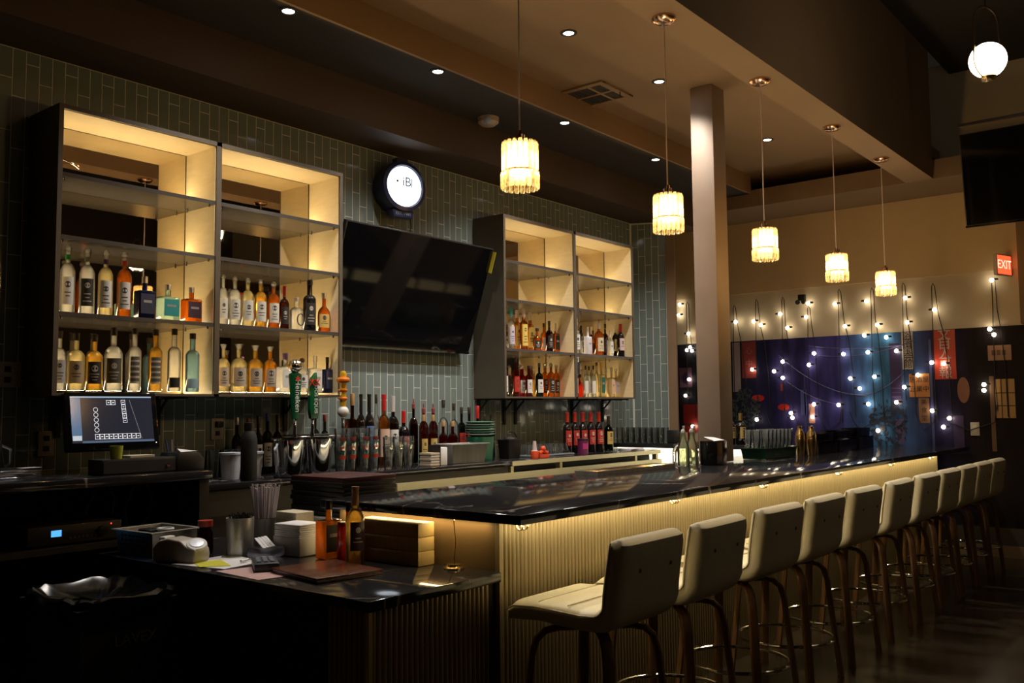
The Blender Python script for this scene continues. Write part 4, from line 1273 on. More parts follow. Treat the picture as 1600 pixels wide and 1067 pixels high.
# ================================================================== things on the back counter
Z = BCZ + 0.0005
def taptower():
    t = thing('beer_tap_tower', 'chrome beer tower with three tap handles', 'beer tap', (3.38, 4.26, Z))
    MB().lathe([(0.07, 0), (0.07, 0.01), (0.038, 0.02), (0.036, 0.18)], 20).build('column', mt_chrome, t, smooth=True)
    MB().tube([(-0.17, 0, 0.19), (0.27, 0, 0.19)], 0.032, 16).build('crossbar', mt_chrome, t, smooth=True)
    def faucet(x):
        f = MB().tube([(x, -0.03, 0.19), (x, -0.075, 0.195), (x, -0.10, 0.16), (x, -0.105, 0.11)], 0.010, 8)
        f.lathe([(0.012, 0.195), (0.016, 0.21), (0.010, 0.23), (0.010, 0.30), (0.015, 0.31)], 12, (x, -0.065, 0))
        f.build('faucet', mt_chrome, t, smooth=True)
    for x in (-0.125, 0.0, 0.225): faucet(x)
    mg = M('tap_green', (0.005, 0.10, 0.035), 0.25)
    # first handle: tapered green with a chrome ball
    h = MB().lathe([(0.020, 0.31), (0.023, 0.33), (0.036, 0.46), (0.042, 0.545), (0.042, 0.56), (0.020, 0.572)], 20, (-0.125, -0.065, 0), sy=0.55).build('tap_handle', mg, t, smooth=True)
    MB().sphere((-0.125, -0.065, 0.606), 0.040, 18).build('knob', mt_chrome, h, smooth=True)
    text('brand_text', 'Heineken', 0.048, mt_white, h, (-0.125, -0.0885, 0.44), (math.pi / 2, math.pi / 2, 0))
    star = []
    for i in range(10):
        rr = 0.019 if i % 2 == 0 else 0.008
        a = math.pi / 2 + i * math.pi / 5
        star.append((-0.125 + rr * math.cos(a), 0.535 + rr * math.sin(a)))
    MB().prism(star, -0.0905, -0.085).build('red_star', M('star_red', (0.6, 0.03, 0.02), 0.4), h)
    # second handle: green blade with red crosses
    h = MB().prism([(-0.018, 0.31), (0.030, 0.31), (0.040, 0.36), (0.026, 0.50), (0.020, 0.575), (-0.020, 0.535), (-0.026, 0.45), (-0.028, 0.36)], -0.078, -0.052).build('tap_handle', mg, t, bevel=0.003, smooth=True)
    text('emblem_text', 'XX', 0.055, M('star_red', (0.6, 0.03, 0.02)), h, (0.0, -0.081, 0.515), (math.pi / 2, 0, 0), depth=0.003)
    text('brand_text', 'DOS EQUIS', 0.032, mt_white, h, (0.012, -0.0795, 0.42), (math.pi / 2, math.pi / 2, 0))
    # third handle: carved orange and yellow totem
    my, mo = M('totem_yellow', (0.75, 0.42, 0.02), 0.35), M('totem_orange', (0.65, 0.17, 0.01), 0.35)
    h = MB().lathe([(0.014, 0.37), (0.019, 0.40), (0.018, 0.43), (0.017, 0.47), (0.020, 0.50), (0.021, 0.53), (0.016, 0.55), (0.021, 0.565), (0.016, 0.585), (0.0, 0.59)], 16, (0.225, -0.065, 0)).build('tap_handle', my, t, smooth=True)
    for z, r_ in ((0.535, 0.042), (0.475, 0.028), (0.425, 0.028)):
        MB().sphere((0.225, -0.065, z), r_, 14, 0.5).build('bead', mo, h, smooth=True)
    MB().sphere((0.225, -0.065, 0.348), 0.034, 16).build('knob', mt_white, h, smooth=True)
taptower()
# steel ice buckets in front of the taps
for k, (x, y) in enumerate(((3.11, 4.06), (3.32, 4.08))):
    t = thing('ice_bucket', ['shiny steel ice bucket in front of the taps, left one', 'shiny steel ice bucket in front of the taps, right one'][k], 'bucket', (x, y, Z))
    MB().lathe([(0.0, 0.004), (0.060, 0.0), (0.072, 0.03), (0.084, 0.20), (0.094, 0.205), (0.094, 0.211), (0.080, 0.208), (0.067, 0.03), (0.0, 0.012)], 28).build('bowl', mt_chrome, t, smooth=True)
    MB().tube([(0.088, -0.02, 0.165), (0.105, 0, 0.15), (0.088, 0.02, 0.165)], 0.005, 6).build('handle', mt_chrome, t, smooth=True)
t = thing('drinks_flask', 'matte black flask bottle standing left of the ice buckets', 'flask', (2.86, 4.06, Z))
MB().lathe([(0.0, 0), (0.040, 0), (0.042, 0.01), (0.042, 0.20), (0.036, 0.235), (0.024, 0.255)], 24).build('body', mt_blackm, t, smooth=True)
MB().lathe([(0.024, 0.255), (0.026, 0.26), (0.024, 0.295), (0.0, 0.298)], 18).build('lid', mt_black, t, smooth=True)
for k, (x, y, h) in enumerate(((2.86, 4.22, 0.13), (2.98, 4.20, 0.13))):
    t = thing('plastic_tub', ['white plastic tub behind the black flask, left', 'white plastic tub behind the black flask, right'][k], 'tub', (x, y, Z), 0, 'white plastic tubs')
    MB().lathe([(0.0, 0.0), (0.045, 0.0), (0.056, h), (0.052, h), (0.042, 0.004), (0, 0.004)], 22).build('cup', M('milky_plastic', (0.62, 0.66, 0.75), 0.4), t, smooth=True)
    MB().lathe([(0.060, h), (0.060, h + 0.010), (0.0, h + 0.012)], 22).build('lid', M('milky_plastic', (0.6, 0.6, 0.6)), t, smooth=True)
# pint glasses with red print, nested stacks
mt_print = M('red_print', (0.5, 0.04, 0.02), 0.5)
def pint(loc, label, group, printed, r=0.040, h=0.148):
    o = MB().lathe([(0.0, 0.006), (r * 0.70, 0.0), (r * 0.72, 0.006), (r, h), (r * 0.95, h), (r * 0.68, 0.014), (0.0, 0.012)], 18).build('pint_glass', mt_clear, smooth=True, loc=loc)
    tag(o, label, 'glass', group)
    if printed:
        MB().lathe([(r * 0.865, h * 0.52), (r * 0.92, h * 0.66)], 14, a0=FACE - 0.55, a1=FACE + 0.55, cap=False).build('red_logo', mt_print, o, smooth=True)
for i in range(4):
    for k in range(3):
        pint((3.50 + i * 0.088, 4.09 + 0.012 * (i % 2), Z + k * 0.052), 'pint glass with red print, %s from bottom in stack %s from taps' % (ORD[k], ORD[i]), 'red printed pint glasses', True)
for i in range(3):
    for k in range(2):
        pint((3.855 + i * 0.082, 4.07, Z + k * 0.055), 'plain pint glass, %s, stack %s right of the red printed glasses' % (('lower', 'upper')[k], ORD[i]), 'plain pint glasses', False, 0.037, 0.14)
for i in range(7):
    pint((2.60 + i * 0.085 - (0.0), 4.36, Z), 'dim drinking glass behind the white tubs, %s from left' % ORD[i], 'dim glasses by the wall', False, 0.036, 0.15)
t = thing('tip_jar', 'glass jar of wooden stirrers behind the plain glasses', 'jar', (4.12, 4.24, Z))
MB().lathe([(0.0, 0.004), (0.045, 0.0), (0.048, 0.01), (0.048, 0.12), (0.044, 0.12), (0.043, 0.01), (0, 0.010)], 18).build('jar', mt_clear, t, smooth=True)
for k in range(9):
    a = k * 0.7
    MB().tube([(0.02 * math.cos(a), 0.02 * math.sin(a), 0.012), (0.035 * math.cos(a), 0.035 * math.sin(a), 0.15)], 0.004, 5).build('stirrer', M('stirrer_wood', (0.6, 0.45, 0.25), 0.6), t)
t = thing('napkin_caddy', 'black and white bar caddy with stacked paper coasters', 'caddy', (4.25, 4.10, Z))
for k in range(5):
    bx('coaster', M('grey_card', (0.48, 0.46, 0.42), 0.7) if k % 2 else M('tan_card', (0.5, 0.4, 0.28), 0.7), -0.055 + 0.004 * (k % 2), 0.03, -0.05, 0.05, k * 0.017, k * 0.017 + 0.015, t, bevel=0.002)
bx('napkins', mt_paper, 0.036, 0.10, -0.05, 0.05, 0.0, 0.115, t, bevel=0.004)
bx('caddy_wall', mt_black, 0.029, 0.035, -0.052, 0.052, 0.0, 0.13, t)
# steel pan
t = thing('steel_pan', 'deep rectangular stainless steel pan on the back counter', 'pan', (4.58, 4.14, Z), math.radians(-4))
def tub(w0, d0, w1, d1, h, rim):
    mb = MB()
    P = lambda w, d, z: [(-w, -d, z), (w, -d, z), (w, d, z), (-w, d, z)]
    rings = [P(w0, d0, 0), P(w1, d1, h - 0.004), P(w1 + rim, d1 + rim, h - 0.004), P(w1 + rim, d1 + rim, h), P(w1 - 0.003, d1 - 0.003, h), P(w0 - 0.003, d0 - 0.003, 0.004)]
    vs = [v for r_ in rings for v in r_]
    fs = [(3, 2, 1, 0), (20, 21, 22, 23)]
    for r_ in range(5):
        for i in range(4):
            j = (i + 1) % 4
            fs.append((r_ * 4 + i, r_ * 4 + j, r_ * 4 + 4 + j, r_ * 4 + 4 + i))
    return mb.add(vs, fs)
tub(0.145, 0.075, 0.165, 0.09, 0.13, 0.012).build('pan', mt_steel, t, bevel=0.003, smooth=True)
# green stack of plates on a tub
t = thing('green_bin', 'dark green plastic bin carrying stacked plates', 'bin', (4.89, 4.24, Z))
MB().lathe([(0.0, 0), (0.085, 0.0), (0.10, 0.165), (0.095, 0.165), (0.08, 0.004), (0, 0.004)], 26).build('bin', M('dark_green_plastic', (0.008, 0.10, 0.05), 0.35), t, smooth=True)
for k in range(6):
    o = MB().lathe([(0.0, 0.0), (0.06, 0.0), (0.105, 0.016), (0.105, 0.019), (0.06, 0.004), (0.0, 0.004)], 28).build('plate', M('green_plate', (0.10, 0.26, 0.18), 0.15) if k % 2 else M('pale_green_plate', (0.40, 0.50, 0.44), 0.15), smooth=True, loc=(4.89, 4.24, Z + 0.166 + k * 0.017))
    tag(o, 'green plate, %s from the bottom of the stack on the bin' % ORD[k], 'plate', 'stacked green plates')
t = thing('black_bag', 'crumpled black bag between the plates and the red clips', 'bag', (5.19, 4.22, Z))
tub(0.062, 0.045, 0.072, 0.055, 0.135, 0.004).build('sack', mt_black, t, bevel=0.004, smooth=True)
MB().tube([(-0.06, 0, 0.135), (-0.05, 0.0, 0.175), (0.0, 0.005, 0.195), (0.055, 0.0, 0.185), (0.085, 0, 0.15)], 0.005, 6).build('handle', mt_black, t, smooth=True)
MB().sphere((0.0, 0.0, 0.135), 0.045, 14, 0.5).build('contents', mt_blackm, t, smooth=True)
mt_redp = M('orange_red_plastic', (0.65, 0.07, 0.02), 0.35)
for k, x in enumerate((5.33, 5.43)):
    t = thing('squeeze_clip', ['orange red spout bottle beside the black bag', 'orange red clip on the back counter'][k], 'bar tool', (x, 4.10, Z))
    if k == 0:
        MB().lathe([(0.0, 0), (0.026, 0), (0.026, 0.05), (0.018, 0.055), (0.012, 0.12), (0.0, 0.122)], 16).build('spout', M('pale_pink', (0.6, 0.45, 0.45), 0.4), t, smooth=True)
        MB().lathe([(0.028, 0.0), (0.030, 0.045), (0.028, 0.05)], 16).build('collar', mt_redp, t, smooth=True)
    else:
        MB().tube([(-0.05, 0, 0.03), (0.0, 0, 0.045), (0.05, 0, 0.03)], 0.014, 8).sphere((0.0, 0, 0.062), 0.022, 12).box(-0.055, 0.055, -0.018, 0.018, 0.0, 0.022).build('clip', mt_redp, t, smooth=True)
# trays of upside-down glasses under film
for k in range(16):
    i, j = k % 8, k // 8
    o = MB().lathe([(0.030, 0.0), (0.032, 0.008), (0.024, 0.075), (0.0, 0.078)], 12).build('tumbler', mt_clear, smooth=True, loc=(5.41 + i * 0.062, 4.20 + j * 0.085, Z + 0.014))
    tag(o, 'upturned tumbler, %s of the %s row on the mat' % (ORD[i], ('front', 'rear')[j]), 'glass', 'upturned tumblers on the mat')
o = bx('bar_mat', M('grey_film', (0.24, 0.25, 0.27), 0.25), 5.38, 5.91, 4.155, 4.33, Z, Z + 0.013, bevel=0.002); tag(o, 'grey ribbed bar mat under the upturned tumblers', 'mat')
t = thing('purple_tub', 'round purple printed tub in front of the wine bottles', 'tub', (5.92, 4.08, Z))
MB().lathe([(0.0, 0), (0.040, 0), (0.043, 0.11), (0.0, 0.111)], 20).build('tub', M('purple_card', (0.13, 0.01, 0.07), 0.45), t, smooth=True)
MB().lathe([(0.046, 0.111), (0.046, 0.122), (0.0, 0.124)], 20).build('lid', M('dark_purple', (0.03, 0.005, 0.03), 0.4), t, smooth=True)
MB().lathe([(0.0425, 0.04), (0.0435, 0.085)], 10, a0=FACE - 0.6, a1=FACE + 0.6, cap=False).build('print', M('magenta_print', (0.5, 0.03, 0.2), 0.5), t)
t = thing('paper_pile', 'low stack of papers at the end of the back counter', 'papers', (6.72, 4.14, Z))
for k in range(4):
    bx('sheet', mt_paper, -0.10, 0.10, -0.07, 0.07, k * 0.004, k * 0.004 + 0.003, t, rot=(0, 0, 0.06 * (k - 1.5)))
# ================================================================== return ledge at the far end
lg = thing('return_counter', 'dark return counter with a bright lit panel below', 'counter', (6.95, 2.98, 0))
bx('top', mt_marble, -0.05, 0.42, 0.08, 1.48, 0.962, 1.0, lg, bevel=0.003)
bx('lit_panel', mt_lit, 0.22, 0.235, 0.10, 1.46, 0.60, 0.961, lg)
bx('base', mt_blackm, 0.236, 0.42, 0.10, 1.46, 0.0, 0.961, lg)
bx('light_strip', M('ledge_led', (1, 1, 1), 0.5, 0, (1.0, 0.92, 0.70), 5.0), 0.0, 0.012, 0.12, 1.44, 0.956, 0.961, lg)
strip('ledge_lamp', (0.006, 0.12, 0.953), (0.006, 1.44, 0.953), 0.012, 7.0, (1.0, 0.90, 0.66), (0.7, 0, -0.7), lg)
Z2 = 1.0005
for i in range(8):
    for j in range(2):
        o = MB().lathe([(0.0, 0.004), (0.024, 0.0), (0.026, 0.01), (0.029, 0.135), (0.027, 0.135), (0.023, 0.012), (0, 0.010)], 14).build('highball_glass', mt_clear, smooth=True, loc=(6.99 + j * 0.075, 4.42 - i * 0.060, Z2))
        tag(o, 'tall highball glass, %s in the %s row by the angled tiles' % (ORD[i], ('front', 'rear')[j]), 'glass', 'highball glasses on the return counter')
t = bx('speaker_box', mt_black, 6.97, 7.07, 3.865, 3.935, Z2, Z2 + 0.115, bevel=0.006); tag(t, 'small black box beside the highball glasses', 'box')
bottle('square', (7.02, 3.80, Z2), 0.032, 0.15, 'pale', 'tan', 'silver', 'square clear bitters bottle beside the black box', 'bitters bottles', 'bitters_bottle')
bottle('square', (7.02, 3.70, Z2), 0.030, 0.15, 'pale', 'kraft', 'silver', 'square clear bitters bottle nearest the column', 'bitters bottles', 'bitters_bottle')
bottle('wine', (7.00, 3.27, Z2), 0.040, 0.255, 'black', 'goldl', 'gold', 'sparkling wine bottle with orange label, just right of the column', 'bottles by the column', 'wine_bottle')
bottle('wine', (7.00, 3.36, Z2), 0.040, 0.255, 'black', 'goldl', 'gold', 'sparkling wine bottle with orange label, half hidden by the column', 'bottles by the column', 'wine_bottle')
# gooseneck tap and bar tools
t = thing('sink_tap', 'chrome gooseneck sink tap before the lit panel', 'tap', (6.12, 3.40, 0.8405))
MB().lathe([(0.03, 0), (0.03, 0.01), (0.016, 0.02), (0.014, 0.06)], 14).tube([(0, 0, 0.05), (0, 0, 0.13)] + [(0.0, -0.07 + 0.07 * math.cos(a), 0.13 + 0.07 * math.sin(a)) for a in [i * math.pi / 8 for i in range(1, 9)]] + [(0, -0.14, 0.09)], 0.010, 10).build('spout', mt_chrome, t, smooth=True)
MB().tube([(0.02, 0.0, 0.03), (0.10, 0.04, 0.12), (0.16, 0.06, 0.15)], 0.008, 8).build('lever', mt_chrome, t, smooth=True)
t = thing('tool_jar', 'jar of wooden muddlers by the sink', 'jar', (6.45, 3.36, 0.8405))
MB().lathe([(0.0, 0.0), (0.035, 0.0), (0.038, 0.09), (0.034, 0.09), (0.032, 0.004), (0, 0.004)], 16).build('jar', mt_clear, t, smooth=True)
for k in range(6):
    a = k * 1.05
    MB().tube([(0.012 * math.cos(a), 0.012 * math.sin(a), 0.006), (0.04 * math.cos(a), 0.04 * math.sin(a), 0.17)], 0.006, 6).build('muddler', M('muddler_wood', (0.5, 0.38, 0.18), 0.5), t, smooth=True)
t = thing('soda_gun', 'black soda gun with a red cap by the sink', 'soda gun', (6.28, 3.30, 0.8405))
MB().box(-0.02, 0.02, -0.03, 0.03, 0, 0.09).tube([(0, 0, 0.085), (0.02, 0, 0.13), (0.0, 0.03, 0.16)], 0.014, 8).build('grip', mt_black, t, smooth=True)
MB().lathe([(0.022, 0.158), (0.022, 0.178), (0.0, 0.18)], 12, (0.0, 0.03, 0)).build('cap', mt_redp, t, smooth=True)

# ================================================================== things on the bar top
ZB = BZ + 0.0005
t = thing('drip_tray', 'long stainless drip tray on the back of the bar', 'tray', (4.55, 2.83, ZB))
MB().box(-0.42, 0.42, -0.075, 0.075, 0, 0.006).box(-0.42, 0.42, -0.075, -0.070, 0.006, 0.026).box(-0.42, 0.42, 0.070, 0.075, 0.006, 0.026).box(-0.42, -0.415, -0.07, 0.07, 0.006, 0.026).box(0.415, 0.42, -0.07, 0.07, 0.006, 0.026).build('tray', mt_steel, t)
for k in range(7):
    MB().tube([(-0.41, -0.06 + k * 0.02, 0.022), (0.41, -0.06 + k * 0.02, 0.022)], 0.0025, 5).build('grate_bar', mt_chrome, t)
for k, (x, y) in enumerate(((5.165, 2.80), (5.33, 2.83))):
    t = thing('water_carafe', ['clear swing-top water bottle left of the napkin holder', 'clear swing-top water bottle half hidden by the napkin holder'][k], 'bottle', (x, y, ZB), 0, 'water bottles on the bar')
    MB().lathe([(0.0, 0.004), (0.036, 0.0), (0.038, 0.01), (0.038, 0.10), (0.032, 0.135), (0.017, 0.165), (0.013, 0.20), (0.015, 0.205)], 20).build('glass_body', glass('lemon_water', (0.90, 0.93, 0.72), 0.3), t, smooth=True)
    MB().lathe([(0.012, 0.203), (0.014, 0.215), (0.009, 0.226), (0.0, 0.228)], 12).build('stopper', mt_white, t, smooth=True)
    MB().tube([(0.016, 0, 0.19), (0.020, 0, 0.21), (0, 0, 0.232), (-0.020, 0, 0.21), (-0.016, 0, 0.19)], 0.0015, 5).build('wire_clasp', mt_steel, t, smooth=True)
t = thing('napkin_holder', 'upright black and chrome napkin holder in front of the column', 'napkin holder', (5.36, 2.70, ZB))
bx('case', mt_blackg, -0.075, 0.10, -0.05, 0.05, 0.0, 0.152, t, bevel=0.006)
bx('face_plate', M('dark_chrome', (0.45, 0.40, 0.33), 0.12, 1.0), -0.045, 0.095, -0.054, -0.050, 0.006, 0.146, t, bevel=0.003)
MB().add([(-0.07, -0.05, 0.153), (0.05, -0.06, 0.156), (0.075, 0.03, 0.172), (-0.03, 0.045, 0.176)], [(0, 1, 2, 3)]).add([(-0.07, -0.05, 0.152), (0.05, -0.06, 0.155), (0.075, 0.03, 0.171), (-0.03, 0.045, 0.175)], [(3, 2, 1, 0)]).build('napkin', mt_paper, t)
t = thing('green_caddy', 'dark green tray carrying the glass rack on the bar', 'tray', (6.33, 2.74, ZB))
tub(0.26, 0.085, 0.275, 0.095, 0.075, 0.006).build('tray', M('bottle_green_plastic', (0.006, 0.05, 0.025), 0.2), t, bevel=0.002)
bx('cover', M('bottle_green_plastic', (0, 0, 0)), -0.27, 0.27, -0.09, 0.09, 0.070, 0.0755, t)
for i in range(7):
    for j in range(3):
        o = MB().lathe([(0.0, 0.003), (0.021, 0.0), (0.029, 0.125), (0.027, 0.125), (0.019, 0.010), (0.0, 0.008)], 12).lathe([(0.0265, 0.045), (0.030, 0.055), (0.0275, 0.065)], 12, cap=False).build('cut_glass', mt_clear, smooth=True, loc=(6.12 + i * 0.068, 2.675 + j * 0.066, ZB + 0.0765))
        tag(o, 'sparkling cut glass tumbler, %s of %s row on the green tray' % (ORD[i], ORD[j]), 'glass', 'cut glasses on the green tray')
for k, (x, y) in enumerate(((6.70, 2.66), (6.80, 2.70), (6.77, 2.60))):
    t = thing('cocktail_shaker', ['tall brass cocktail shaker nearest the cut glasses', 'brass cocktail shaker standing at the back', 'brass cocktail shaker nearest the black caddy'][k], 'shaker', (x, y, ZB), 0, 'brass shakers')
    MB().lathe([(0.0, 0), (0.028, 0.0), (0.038, 0.11), (0.034, 0.13)], 18).build('cup', mt_brass, t, smooth=True)
    MB().lathe([(0.036, 0.13), (0.033, 0.165), (0.018, 0.19), (0.018, 0.215), (0.0, 0.218)], 18).build('lid', mt_brass, t, smooth=True)
for k, (x, w) in enumerate(((7.10, 0.20), (7.55, 0.20), (8.0, 0.18))):
    t = thing('bar_caddy', 'black condiment caddy on the bar, %s from the brass shakers' % ORD[k], 'caddy', (x, 2.68, ZB), 0, 'black caddies at the far end')
    tub(w, 0.085, w, 0.085, 0.085 + 0.01 * k, 0.004).build('box', mt_blackg, t)
    for q in range(3):
        o = tub(0.05, 0.06, 0.055, 0.065, 0.07, 0.003).build('insert', glass('smoked_plastic', (0.25, 0.25, 0.27), 0.1), t)
        o.location = (-w * 0.62 + q * w * 0.62, 0.0, 0.087 + 0.01 * k)
    MB().add([(-w * 0.8, -0.07, 0.092), (w * 0.3, -0.08, 0.097), (w * 0.4, 0.03, 0.10), (-w * 0.7, 0.04, 0.098)], [(0, 1, 2, 3)]).build('film', mt_frosted, t)
# stack of menus behind the near end of the bar
for k in range(8):
    o = bx('menu_folder', M('maroon_leather', (0.055, 0.008, 0.010), 0.4) if k == 7 else mt_black, 2.66 + 0.006 * (k % 3), 2.98 + 0.004 * (k % 2), 3.10, 3.46, 0.8405 + k * 0.0215, 0.8405 + k * 0.0215 + 0.0205, bevel=0.003)
    tag(o, ('maroon menu folder on top of the stack behind the bar' if k == 7 else 'black menu folder, %s from the bottom of the stack behind the bar' % ORD[k]), 'menu', 'stacked menu folders')

# ================================================================== things on the service counter
ZS = SCZ + 0.0005
t = thing('perforated_pan', 'perforated steel pan with odds and ends in it', 'pan', (2.10, 3.62, ZS), math.radians(3))
tub(0.10, 0.125, 0.105, 0.13, 0.10, 0.016).build('pan', mt_steel, t, bevel=0.001)
mb = MB()
for i in range(8):
    for j in range(4):
        mb.box(-0.1065, -0.1055, -0.10 + i * 0.026, -0.092 + i * 0.026, 0.02 + j * 0.018, 0.027 + j * 0.018)
tag(mb.build('perforation', mt_blackm, t), kind='stuff')
bx('charger', mt_black, -0.06, 0.0, -0.04, 0.05, 0.012, 0.10, t, bevel=0.008)
MB().tube([(0.0 + 0.03 * math.cos(a), -0.06 + 0.03 * math.sin(a), 0.10) for a in [i * math.pi / 8 for i in range(16)]], 0.006, 6, True).build('tape_ring', mt_white, t, smooth=True)
# price label gun / tape printer, off-white and rounded
t = thing('label_printer', 'off-white rounded desk label printer with a dial end', 'printer', (2.03, 3.32, ZS), math.radians(-72))
mt_off = M('offwhite_plastic', (0.46, 0.42, 0.37), 0.4)
MB().prism([(-0.10, 0), (0.10, 0), (0.105, 0.03), (0.10, 0.055), (0.06, 0.062), (0.03, 0.085), (-0.03, 0.092), (-0.075, 0.082), (-0.105, 0.05)], -0.045, 0.045).build('case', mt_off, t, bevel=0.008, seg=3, smooth=True)
MB().lathe([(0.036, 0.0), (0.040, 0.004), (0.038, 0.014), (0.0, 0.016)], 24).build('dial', mt_white, t, smooth=True, loc=(0.075, 0.0, 0.060), rot=(math.radians(20), math.radians(20), 0))
MB().lathe([(0.0, 0.017), (0.026, 0.0165)], 20, cap=False).build('dial_face', M('silver_print', (0.5, 0.52, 0.58), 0.3, 0.5), t, loc=(0.075, 0.0, 0.060), rot=(math.radians(20), math.radians(20), 0))
MB().box(-0.085, -0.055, -0.03, 0.03, 0.080, 0.094).build('tape_door', mt_white, t, bevel=0.004)
t = thing('sauce_jar', 'dark glass jar with a red lid beside the steel cylinder', 'jar', (2.20, 3.42, ZS))
MB().lathe([(0.0, 0), (0.032, 0), (0.033, 0.01), (0.033, 0.085), (0.024, 0.10), (0.024, 0.12)], 18).build('jar', GL['plumr'], t, smooth=True)
MB().lathe([(0.030, 0.11), (0.031, 0.135), (0.0, 0.138)], 18).build('lid', M('cap_redlid', (0.4, 0.04, 0.02), 0.4), t, smooth=True)
t = thing('steel_cylinder', 'steel utensil cylinder full of black straws', 'cylinder', (2.265, 3.27, ZS))
MB().lathe([(0.0, 0), (0.052, 0), (0.053, 0.01), (0.056, 0.15), (0.052, 0.15), (0.049, 0.006), (0, 0.006)], 26).build('cylinder', mt_steel, t, smooth=True)
for k in range(26):
    a, q = k * 2.4, 0.044 * math.sqrt((k + 0.5) / 26)
    MB().tube([(q * 0.8 * math.cos(a), q * 0.8 * math.sin(a), 0.012), (q * math.cos(a), q * math.sin(a), 0.158 + 0.006 * (k % 3))], 0.003, 5).build('straw', mt_black, t)
t = thing('straw_cup', 'steel cup holding pale translucent straws', 'straw holder', (2.45, 3.36, ZS))
MB().lathe([(0.0, 0), (0.036, 0), (0.052, 0.125), (0.056, 0.128), (0.048, 0.125), (0.033, 0.004), (0, 0.004)], 22).build('cup', mt_steel, t, smooth=True)
mt_straw = M('pale_straw', (0.55, 0.50, 0.52), 0.45)
for k in range(30):
    a, q = k * 2.4, math.sqrt((k + 0.5) / 30)
    MB().tube([(0.028 * q * math.cos(a), 0.028 * q * math.sin(a), 0.01), (0.066 * q * math.cos(a), 0.066 * q * math.sin(a), 0.262 + 0.008 * math.sin(k * 1.7))], 0.0045, 6).build('straw', mt_straw, t)
t = thing('napkin_pile', 'pile of white napkins on a white box', 'napkins', (2.42, 3.09, ZS), math.radians(4))
bx('box', M('white_card', (0.62, 0.60, 0.56), 0.7), -0.065, 0.065, -0.08, 0.08, 0, 0.075, t, bevel=0.004)
for k in range(6):
    bx('napkin', mt_paper, -0.062, 0.062, -0.076, 0.076, 0.0755 + k * 0.0085, 0.0755 + k * 0.0085 + 0.0075, t, bevel=0.003, rot=(0, 0, 0.02 * (k % 3 - 1)))
t = bx('card_box', M('cream_box', (0.62, 0.55, 0.40), 0.7), 2.47, 2.565, 3.17, 3.31, ZS, ZS + 0.155, bevel=0.004); tag(t, 'upright cream box behind the napkin pile', 'box')
t = thing('paper_bag', 'white paper bag of wrapped sachets before the steel cylinder', 'bag', (2.29, 3.13, ZS), 0.3)
mb = MB().box(-0.05, 0.05, -0.06, 0.06, 0, 0.04)
mb.build('bag', mt_frosted, t, bevel=0.012, seg=2, smooth=True)
for k in range(4):
    MB().tube([(-0.03 + 0.02 * k, -0.02, 0.035), (0.0 + 0.02 * k, 0.05, 0.072)], 0.006, 5, flat=(0.008, 0.002)).build('sachet', mt_paper, t)
bottle('square', (2.42, 2.90, ZS), 0.044, 0.228, 'amber', 'blackl', 'black', 'amber whiskey bottle with black label and cap', 'bottles on the service counter')
bottle('square', (2.432, 2.795, ZS), 0.038, 0.225, 'amberr', 'blackl', 'black', 'second amber whiskey bottle, close to the bar end', 'bottles on the service counter')
bottle('wine', (2.36, 2.675, ZS), 0.036, 0.295, 'gold', 'plum', 'cork', 'slim pale wine bottle with gold capsule beside the wooden boxes', 'bottles on the service counter', 'wine_bottle')
for k in range(3):
    o = bx('wooden_box', noisy('gilded_wood', (0.42, 0.30, 0.12), (0.52, 0.37, 0.15), 14, (0.4, 0.55), stretch=(1, 6, 1)), 2.475, 2.562, 2.455, 2.80, ZS + k * 0.053, ZS + k * 0.053 + 0.0525, bevel=0.003)
    tag(o, 'long golden wooden box, %s of three stacked at the bar end' % ('lowest', 'middle', 'top')[k], 'box', 'stacked golden boxes')
def sheet(name, label, cat, pts, z, mat, th=0.0012):
    n = len(pts)
    mb = MB().add([(x, y, z) for x, y in pts] + [(x, y, z + th) for x, y in pts], [tuple(range(n - 1, -1, -1)), tuple(range(n, 2 * n))] + [(i, (i + 1) % n, n + (i + 1) % n, n + i) for i in range(n)])
    return tag(mb.build(name, mat), label, cat)
sheet('paper_sheet', 'white papers beside the label printer', 'paper', [(1.965, 3.28), (2.02, 3.01), (2.22, 3.04), (2.24, 3.30)], ZS, mt_paper)
sheet('pink_sheet', 'pale pink sheet sticking out under the keypad', 'paper', [(1.975, 3.00), (1.96, 2.72), (2.08, 2.70), (2.19, 2.95)], ZS, M('pink_paper', (0.62, 0.40, 0.38), 0.8))
sheet('sticky_note', 'bright yellow note on the white papers', 'note', [(2.03, 3.235), (1.985, 3.12), (2.075, 3.05), (2.13, 3.20)], ZS + 0.0016, M('yellow_note', (0.62, 0.60, 0.03), 0.8))
t = thing('card_terminal', 'dark card terminal with a wire lying by the menu', 'card reader', (2.12, 2.90, ZS + 0.0015), math.radians(58))
bx('case', M('blue_black_plastic', (0.035, 0.042, 0.06), 0.35), -0.085, 0.085, -0.045, 0.045, 0, 0.03, t, bevel=0.006)
for i in range(5):
    for j in range(3):
        bx('key', M('key_grey', (0.22, 0.25, 0.32), 0.25), -0.05 + i * 0.024, -0.034 + i * 0.024, -0.03 + j * 0.024, -0.014 + j * 0.024, 0.0302, 0.034, t, bevel=0.001)
MB().tube([(0.08, 0.0, 0.02), (0.12, -0.03, 0.012), (0.17, 0.0, 0.008), (0.19, 0.05, 0.008), (0.15, 0.08, 0.008)], 0.005, 6).build('wire', mt_steel, t, smooth=True)
t = thing('menu_cover', 'brown leather menu lying on the service counter', 'menu', (2.185, 2.63, ZS), math.radians(-8))
